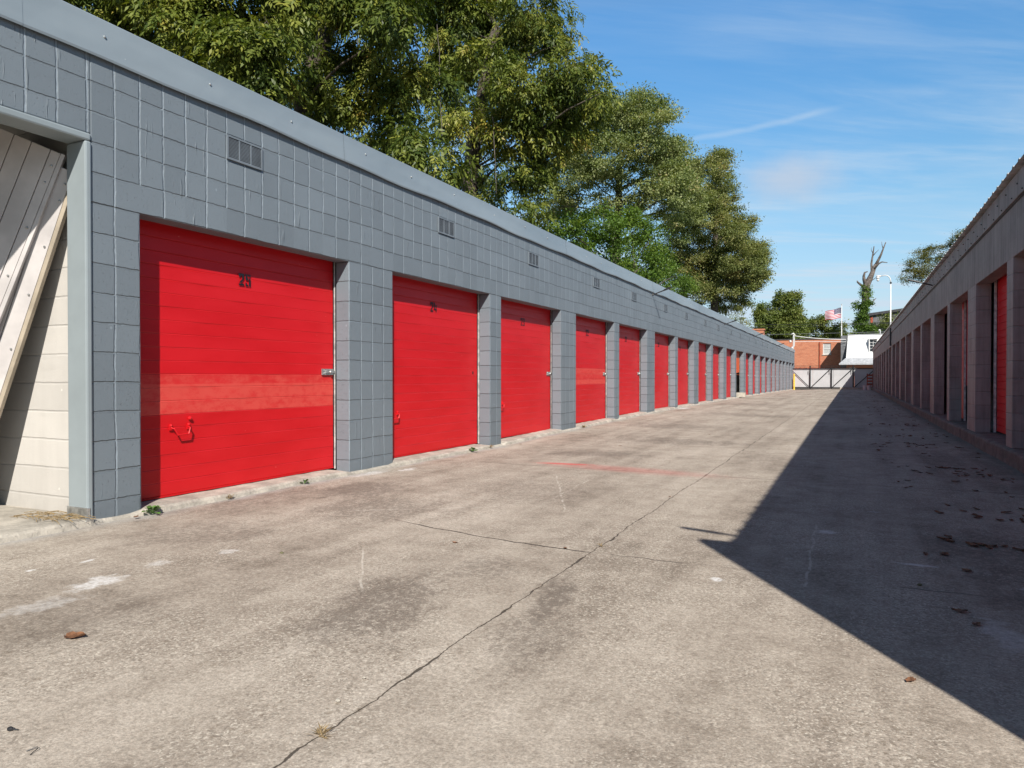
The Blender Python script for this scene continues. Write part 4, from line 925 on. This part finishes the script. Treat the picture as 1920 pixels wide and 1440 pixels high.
fl_ = MB(); fl_.box(-3.6, 9.0, -0.045, -0.004, 2.15, 2.30); fl_.build('string_course', M['rust'], BB)
ch = MB(); bx(ch, -10.25, -9.0, 85.2, 86.2, 5.2, 6.35); bx(ch, -10.33, -8.92, 85.12, 86.28, 6.352, 6.5); ch.build('chimney', M['brick'], BB)
# roof sign that throws the shadow on the brick
# white mansard building
WB = empty('white_building', 'white mansard-roofed building with a small-paned window, right of the brick one', 'building', (2.0, 80, -0.3))
def wq(mb, pts, m=0): mb.poly([(p[0] - 2.0, p[1] - 80, p[2] + 0.3) for p in pts], m)
ms = MB()
XA, XB = -0.32, 9.0
f0 = [(-0.48, 79.75, 2.92), (XB, 79.75, 2.92), (XB, 80.75, 5.30), (XA, 80.75, 5.30)]
# slope with a window hole
wx0, wx1, t0, t1 = 1.66, 2.32, 0.27, 0.80
def on(x, t): return (x, 79.75 + 1.0 * t, 2.92 + 2.38 * t)
def xl(t): return -0.48 + 0.16 * t
wq(ms, [on(xl(0), 0), on(XB, 0), on(XB, t0), on(xl(t0), t0)]); wq(ms, [on(xl(t1), t1), on(XB, t1), on(XB, 1), on(xl(1), 1)])
wq(ms, [on(xl(t0), t0), on(wx0, t0), on(wx0, t1), on(xl(t1), t1)]); wq(ms, [on(wx1, t0), on(XB, t0), on(XB, t1), on(wx1, t1)])
for s in range(14):
    x = -0.2 + s * 0.42
    if x < wx0 - 0.05 or x > wx1 + 0.05: ms.prism([(x - 2 - 0.012, -0.27), (x - 2 + 0.012, -0.27), (x - 2 + 0.012, -0.255), (x - 2 - 0.012, -0.255)], 'z', 3.221, 3.223)
ms.build('mansard_roof', M['white'], WB)
bd = MB(); wq(bd, [(XA, 80.75, 5.30), (XB, 80.75, 5.30), (XB, 90, 5.30), (XA, 90, 5.30)]); bd.prism([(XA - 2.05, 0.70), (XB - 2, 0.70), (XB - 2, 0.80), (XA - 2.05, 0.80)], 'z', 5.602, 5.68)
bd.build('flat_roof', M['shingle'], WB)
sk = MB(); wq(sk, [(-1.12, 79.05, 2.36), (XB, 79.05, 2.36), (XB, 79.74, 2.93), (-0.52, 79.74, 2.93)]); wq(sk, [(-1.12, 79.05, 2.24), (-1.12, 79.05, 2.36), (-0.52, 79.74, 2.93), (-0.52, 79.74, 2.81)]); wq(sk, [(-1.12, 79.05, 2.24), (XB, 79.05, 2.24), (XB, 79.05, 2.36), (-1.12, 79.05, 2.36)]); wq(sk, [(-1.12, 79.05, 2.24), (-0.52, 80.9, 2.24), (XB, 80.9, 2.24), (XB, 79.05, 2.24)])
sk.build('eave', M['shingle'], WB)
lw = MB(); lw.box(-2.45, 7.0, 0.3, 0.5, 0.0, 2.52); lw.box(-2.45, 7.0, 10, 10.2, 0, 5.55); lw.build('wall', M['brick'], WB)
pa = MB(); pa.box(-2.98, -2.36, 0.62, 3.4, 2.30, 5.56); pa.build('parapet_wall', M['darkwall'], WB)
sg = MB(); sg.box(-2.2, -1.65, 0.20, 0.298, 1.75, 2.25); sgo = sg.build('window', M['white'], WB)
sg2 = MB(); sg2.box(-2.14, -1.71, 0.18, 0.199, 1.82, 2.18); sg2.build('pane', M['glass'], WB).parent = sgo
wm = MB()
P0, P1 = on(wx0, t0), on(wx0, t1); yb_ = P1[1] + 0.02 - 80
wm.box(wx0 - 2, wx1 - 2, yb_, yb_ + 0.02, P0[2] + 0.3, P1[2] + 0.3)
wmo = wm.build('window', M['glass'], WB)
mt = MB()
for x in (wx0, (wx0 + wx1) / 2 - 0.02, wx1 - 0.04): mt.box(x - 2, x - 2 + 0.04, yb_ - 0.05, yb_ - 0.005, P0[2] + 0.3, P1[2] + 0.3)
for i in range(5): z_ = P0[2] + 0.3 + (P1[2] - P0[2] - 0.04) * i / 4; mt.box(wx0 - 1.96, wx1 - 2.04, yb_ - 0.045, yb_ - 0.01, z_, z_ + 0.035)
mt.build('window_frame', M['white'], WB).parent = wmo
hd_ = MB(); hd_.box(wx0 - 2.08, wx1 - 1.92, P1[1] - 80 - 0.28, P1[1] - 80 + 0.0, P1[2] + 0.302, P1[2] + 0.38); hd_.box(wx0 - 2.08, wx0 - 2.002, P0[1] - 80 - 0.06, P1[1] - 80, P0[2] + 0.3, P1[2] + 0.3); hd_.build('dormer_trim', M['white'], WB)
vp = MB(); vp.tube([(0.62, 1.0, 5.55), (0.62, 1.0, 6.0), (0.58, 0.9, 6.08), (0.5, 0.8, 6.02)], 0.07, 8); vp.build('vent_pipe', M['white'], WB, smooth=True)
# dark clad building far behind
DB = empty('warehouse', 'dark clad building with a sloping roof line behind the vines', 'building', (8, 118, -0.3))
m3 = MB(); m3.prism([(-5.8, 0), (8, 0), (8, 11.9), (-5.8, 10.15)], 'y', -2.5, 6); m3.build('wall', M['darkwall'], DB)
m4 = MB(); m4.prism([(-6.1, 10.13), (8.2, 11.93), (8.2, 12.30), (-6.1, 10.50)], 'y', -2.9, 6.3); m4.build('roof', M['darkroof'], DB)
m5 = MB(); m5.box(-5.5, -5.2, -2.56, -2.502, 6, 10.0); m5.build('rusty_downspout', M['rust'], DB)

# flagpole and flag
FP = empty('flagpole', 'thin white flagpole rising behind the brick building', 'flagpole', (-1.04, 92, -0.3))
fp = MB(); fp.tube([(0, 0, 0), (0, 0, 9.75)], [0.07, 0.045], 8); fp.build('pole', M['white'], FP, smooth=True)
fp = MB(); fp.ball((0, 0, 9.8), 0.08, 10, 6); fp.build('finial', M['galv'], FP, smooth=True)
fg = MB(); NX, NZ = 26, 26
def flagpt(u, v):
    hgt = 1.24 - 0.22 * u
    return (-u * 1.72, 0.10 * math.sin(u * 7.5) + 0.05 * math.sin(u * 4 + v * 3), -v * hgt - 0.30 * u + 0.05 * math.sin(u * 8.0 + 0.6) - 0.12 * u * u)
for i in range(NX):
    for j in range(NZ):
        u0, u1, v0, v1 = i / NX, (i + 1) / NX, j / NZ, (j + 1) / NZ
        stripe = int((j + 0.5) / NZ * 13); mi = 2 if (u0 < 0.40 and stripe < 7) else (0 if stripe % 2 == 0 else 1)
        fg.quad(flagpt(u0, v0), flagpt(u0, v1), flagpt(u1, v1), flagpt(u1, v0), mi)
for rw_ in range(9):
    for c_ in range(6 if rw_ % 2 == 0 else 5):
        u = (c_ + (0.7 if rw_ % 2 == 0 else 1.2)) / 6.4 * 0.40; v = (rw_ + 0.6) / 9.2 * 7 / 13
        p = Vector(flagpt(u, v))
        for sg_ in (-0.012, 0.012):
            fg.poly([(p.x + (0.020 if q_ % 2 else 0.045) * 0.8 * math.sin(q_ * math.pi / 5), p.y + sg_, p.z + (0.020 if q_ % 2 else 0.045) * 0.8 * math.cos(q_ * math.pi / 5)) for q_ in range(10)], 1)
tag(fg.build('flag', [M['flag_red'], M['flag_white'], M['flag_blue']], loc=(-1.11, 92, 9.15)), 'red and white striped flag with a starred blue canton flying from the pole', 'flag')
# street lamp
SL = empty('street_lamp', 'tall white street lamp with a curved arm beside the dead tree', 'street lamp', (4.21, 96, -0.3))
sp = MB(); sp.tube([(0, 0, 0), (0, 0, 12.6)], [0.10, 0.07], 10); sp.build('pole', M['white'], SL, smooth=True)
sp = MB(); sp.tube([(0, 0, 12.55), (-0.03, 0, 12.95), (-0.14, 0, 13.22), (-0.34, 0, 13.42), (-0.62, 0, 13.48), (-1.1, 0, 13.40)], 0.06, 8); sp.build('arm', M['white'], SL, smooth=True)
sp = MB(); sp.ball((-1.38, 0, 13.22), 0.20, 12, 8, sq=(1.0, 1.0, 0.9)); sp.tube([(-1.05, 0, 13.41), (-1.55, 0, 13.42)], [0.10, 0.15], 10); sp.ball((-1.36, 0, 12.95), 0.16, 12, 8); sp.build('lamp_head', M['white'], SL, smooth=True)
sp = MB(); sp.tube([(0, 0, 12.45), (0, 0, 12.62)], 0.12, 10); sp.build('collar', M['black_steel'], SL)
# service mast with insulators
UP = empty('service_mast', 'thin pale service mast with cable fittings at the end of the grey row', 'mast', (-5.36, 78, -0.3))
um = MB(); um.tube([(0, 0, 0), (0, 0, 5.6)], 0.05, 8); um.build('pole', M['white'], UP)
um = MB(); um.tube([(-0.25, 0, 5.65), (0, 0, 5.75), (0.14, 0, 5.6)], [0.05, 0.09, 0.07], 8); um.tube([(0.02, -0.05, 5.6), (0.12, -0.05, 5.0), (0.10, -0.05, 4.5), (-0.1, -0.05, 4.1)], 0.045, 8); um.ball((-0.28, 0, 4.95), 0.13, 8, 6); um.ball((-0.1, -0.06, 4.3), 0.12, 8, 6); um.build('weatherhead', M['white'], UP, smooth=True)
def cable(label, a, b_, sag, r, mat, group):
    mb = MB(); A, B = Vector(a), Vector(b_)
    mb.tube([tuple(A.lerp(B, t / 14) - Vector((0, 0, sag * 4 * (t / 14) * (1 - t / 14)))) for t in range(15)], r, 5)
    tag(mb.build('overhead_cable', M[mat]), label, 'cable', group)
GC = 'overhead cables at the end of the lane'
cable('thick white service cable from the mast to the white building, upper one', (-5.3, 78, 5.22), (-0.5, 80.5, 4.86), 0.10, 0.035, 'white', GC)
cable('thin pale cable from the mast to the white building, lower one', (-5.3, 78, 4.62), (-0.5, 80.5, 4.62), -0.02, 0.022, 'white', GC)
cable('thin dark cable along the white mansard roof to the vent pipe', (-0.4, 79.9, 4.75), (2.2, 80.4, 5.15), 0.08, 0.014, 'black_steel', GC)
cable('dark overhead cable crossing in front of the flagpole, topmost of three', (-17, 88, 7.45), (14, 88, 7.15), 0.30, 0.022, 'black_steel', GC)
cable('dark overhead cable crossing just below the topmost one', (-17, 88, 7.0), (14, 88, 7.2), 0.28, 0.020, 'black_steel', GC)
cable('grey overhead cable skimming the brick roof line, lowest of three', (-17, 86, 5.95), (14, 86, 5.95), 0.10, 0.016, 'galv', GC)

# ------------------------------------------------------------------ small things on the ground
def leaf_geo(size, seed):
    r = random.Random(seed); mb = MB(); n = 6
    c = r.uniform(0.25, 0.6); tw = r.uniform(-0.5, 0.5); rows = []
    for i in range(n + 1):
        t = i / n; wd = math.sin(math.pi * min(1, t * 0.92 + 0.08)) ** 0.8 * (0.30 + 0.07 * math.sin(i * 2.6 + seed)); x = t - 0.5; z = 0.06 + c * (t - 0.5) ** 2
        rows.append([(x * size, -wd * size, (z + 0.22 * wd + tw * wd * x) * size), (x * size, 0, z * 0.55 * size), (x * size, wd * size, (z + 0.20 * wd - tw * wd * x) * size)])
    for p in rows: mb.v += p
    for i in range(n):
        for j in range(2): a = i * 3 + j; mb.f.append((a, a + 1, a + 4, a + 3)); mb.mi.append(0)
    mb.tube([(-0.5 * size, 0, 0.05 * size), (-0.72 * size, 0.02 * size, 0.02 * size)], 0.012 * size, 4)
    return mb
LV = [leaf_geo(0.085, s).build('fallen_leaf', M['dryleaf'], smooth=True) for s in range(6)]
used = [False] * 6
rl = random.Random(77)
def put_leaf(x, y, label, group=None, s=1.0, z=None):
    i = rl.randrange(6)
    if not used[i]: o = LV[i]; used[i] = True
    else: o = LV[i].copy(); COL.objects.link(o)
    o.location = (x, y, (h_ground(x, y) if z is None else z) + 0.001); o.rotation_euler = (rl.uniform(-.12, .12), rl.uniform(-.12, .12), rl.uniform(0, 6.28)); o.scale = (s, s, s)
    tag(o, label, 'leaf')
    if group: o['group'] = group
    elif 'group' in o.keys(): del o['group']
    return o
GLV = 'dry leaves scattered on the shaded side of the lane'; lab = 'dry brown leaf in the scattered litter on the shaded concrete'
for (cx, cy, n, sx, sy) in ((1.0, 8.6, 16, .24, .12), (0.92, 9.1, 12, .25, .10), (0.95, 16.9, 14, .3, .25), (0.85, 13.7, 15, .3, .2), (0.88, 11.9, 16, .3, .2), (0.78, 4.97, 13, .15, .05), (0.95, 5.95, 6, .12, .06), (0.86, 6.15, 4, .1, .08), (0.9, 21, 12, .3, .4), (0.9, 26, 12, .3, .6), (0.8, 33, 10, .35, 1), (0.7, 42, 10, .4, 1.5)):
    for _ in range(n): put_leaf(cx + rl.gauss(0, sx), cy + rl.gauss(0, sy), lab, GLV, rl.uniform(0.5, 1.0))
for _ in range(100):
    y = 4.6 + 40 * rl.random() ** 2; put_leaf(1.54 - 1.3 * rl.random() ** 1.3, y, lab, GLV, rl.uniform(0.4, 0.9))
for x, y in ((1.42, 10.4), (1.52, 10.9), (1.3, 12.5), (1.75, 11.0)): put_leaf(min(x, 1.5), y, lab, GLV, 0.7)
put_leaf(-2.672, 1.723, 'large reddish brown leaf alone on the sunlit concrete at left', s=1.0).rotation_euler = (0.15, -0.1, 0.3)
put_leaf(0.18, 2.659, 'brown leaf in the sun just outside the shadow edge', s=0.55)
put_leaf(0.42, 3.54, 'larger of the two brown leaves lying close together in the shade', s=0.7); put_leaf(0.46, 3.38, 'smaller dark leaf of the close pair in the shade', s=0.55)
put_leaf(0.54, 4.3, 'brown leaf right beside the long white paint spot in the shade', s=0.7)
put_leaf(-4.50, 3.33, 'brown leaf at the foot of the first grey pier', s=0.6, z=0.02)
for x, y, s in ((-2.15, 3.70, .4), (-1.5, 3.86, .4), (-1.36, 5.9, .35), (-4.4, 9.5, .4), (-3.0, 9.9, .5), (-2.2, 12.5, .5), (-3.6, 17, .5), (-2.0, 21, .6)):
    put_leaf(x, y, 'small brown leaf scrap on the sunlit concrete lane', 'leaf scraps on the sunlit lane', s)

def weed(label, x, y, n, size, mat, seed, grass=False, z=0.02):
    r = random.Random(seed); mb = MB()
    for i in range(n):
        an = r.uniform(0, 6.28); el = r.uniform(0.25, 1.2); L = size * r.uniform(0.6, 1.1); d_ = Vector((math.cos(an) * math.cos(el), math.sin(an) * math.cos(el), math.sin(el)))
        sd_ = Vector((-math.sin(an), math.cos(an), 0)); b0 = Vector((r.uniform(-.3, .3), r.uniform(-.3, .3), 0)) * size * (1.0 if grass else 0.4)
        w_ = L * (0.05 if grass else 0.26)
        if not grass: mb.tube([b0, b0 + d_ * L * 0.55], 0.0012, 4)
        s = b0 + d_ * L * (0.0 if grass else 0.45); tip = b0 + d_ * L - Vector((0, 0, L * 0.22)); md = (s + tip) / 2 + Vector((0, 0, L * 0.08))
        mb.poly([tuple(s), tuple(md + sd_ * w_), tuple(tip), tuple(md - sd_ * w_)])
    return tag(mb.build('weed', M[mat], loc=(x, y, z)), label, 'weed')
weed('bright green leafy weed at the foot of the first grey pier', -4.535, 3.49, 34, 0.085, 'weed', 1)
weed('dry straw-coloured tuft along the threshold of door 25', -4.53, 4.18, 40, 0.06, 'straw', 2, True)
weed('small green weed along the threshold of door 25', -4.55, 5.08, 20, 0.055, 'weed', 3)
weed('low green weed along the threshold of door 24', -4.52, 8.25, 34, 0.075, 'weed', 4)
weed('dry grass tuft at the foot of the narrow pier after door 24', -4.53, 8.8, 30, 0.07, 'straw', 5, True)
weed('grassy tuft at the foot of the wide pier before door 22', -4.52, 12.6, 40, 0.10, 'straw', 6, True, 0.05)
weed('dry tuft growing from the centre joint in the foreground', -1.33, 1.55, 30, 0.045, 'straw', 7, True, 0.0)
weed('small dry tuft where the two cracks meet', -1.33, 4.0, 22, 0.04, 'straw', 8, True, 0.0)
ds = MB(); r_ = random.Random(5)
for i in range(60):
    a = r_.uniform(-0.5, 0.5); p = Vector((r_.uniform(-.25, .2), r_.uniform(-.10, .12), r_.uniform(0, .02))); L = r_.uniform(.06, .2)
    ds.tube([p, p + Vector((math.cos(a) * L * .5, math.sin(a) * L * .5, 0.012)), p + Vector((math.cos(a) * L, math.sin(a) * L, 0.0))], 0.002, 4)
tag(ds.build('pine_straw', M['straw'], loc=(-4.86, 2.93, 0.055)), 'heap of dry brown pine straw at the foot of the steel post', 'straw')
cb = MB(); cb.box(-0.10, 0.30, -0.2, 0.2, 0, 0.20)
for q_ in (-0.09, 0.09): cb.box(-0.02, 0.22, q_ - 0.06, q_ + 0.06, 0.201, 0.204)
tag(cb.build('concrete_block', M['raw'], loc=(-4.58, 33.3, h_left(33.3) + 0.03), bevel=0.01), 'pale concrete block on the ground below the half-open orange door', 'block')
pb = MB(); pb.ball((0, 0, 0.006), 0.009, 7, 5, sq=(1.2, 0.9, 0.7)); pb.tube([(0.005, 0, 0.007), (0.022, 0.008, 0.005)], 0.002, 5)
tag(pb.build('stone', M['black_steel'], loc=(-2.14, 1.19, 0.0)), 'small dark stone chip at the lower left of the lane', 'stone')
wr = MB(); wr.tube([(0, 0, 0.003), (0.012, 0.022, 0.008), (0.022, 0.018, 0.008), (0.028, -0.006, 0.003)], 0.0012, 5)
tag(wr.build('wire_bit', M['black_steel'], loc=(-1.98, 1.14, 0.0)), 'bent bit of dark wire lying at the lower left of the lane', 'wire')
for i, (x, y, s) in enumerate(((-2.9, 3.05, 1.0), (-1.42, 1.73, 0.7), (-1.45, 1.9, .5), (0.30, 3.9, 0.8))):
    st_ = MB(); st_.ball((0, 0, 0.006), 0.012 * s, 6, 4, sq=(1.2, 0.9, 0.7))
    tag(st_.build('pebble', M['soil'] if i in (0, 3) else M['raw'], loc=(x, y, 0)), ('dark pebble on the sunlit concrete in front of door 25', 'larger white pebble beside the centre joint', 'smaller white pebble beside the centre joint', 'dark pebble on the shaded concrete')[i], 'pebble')
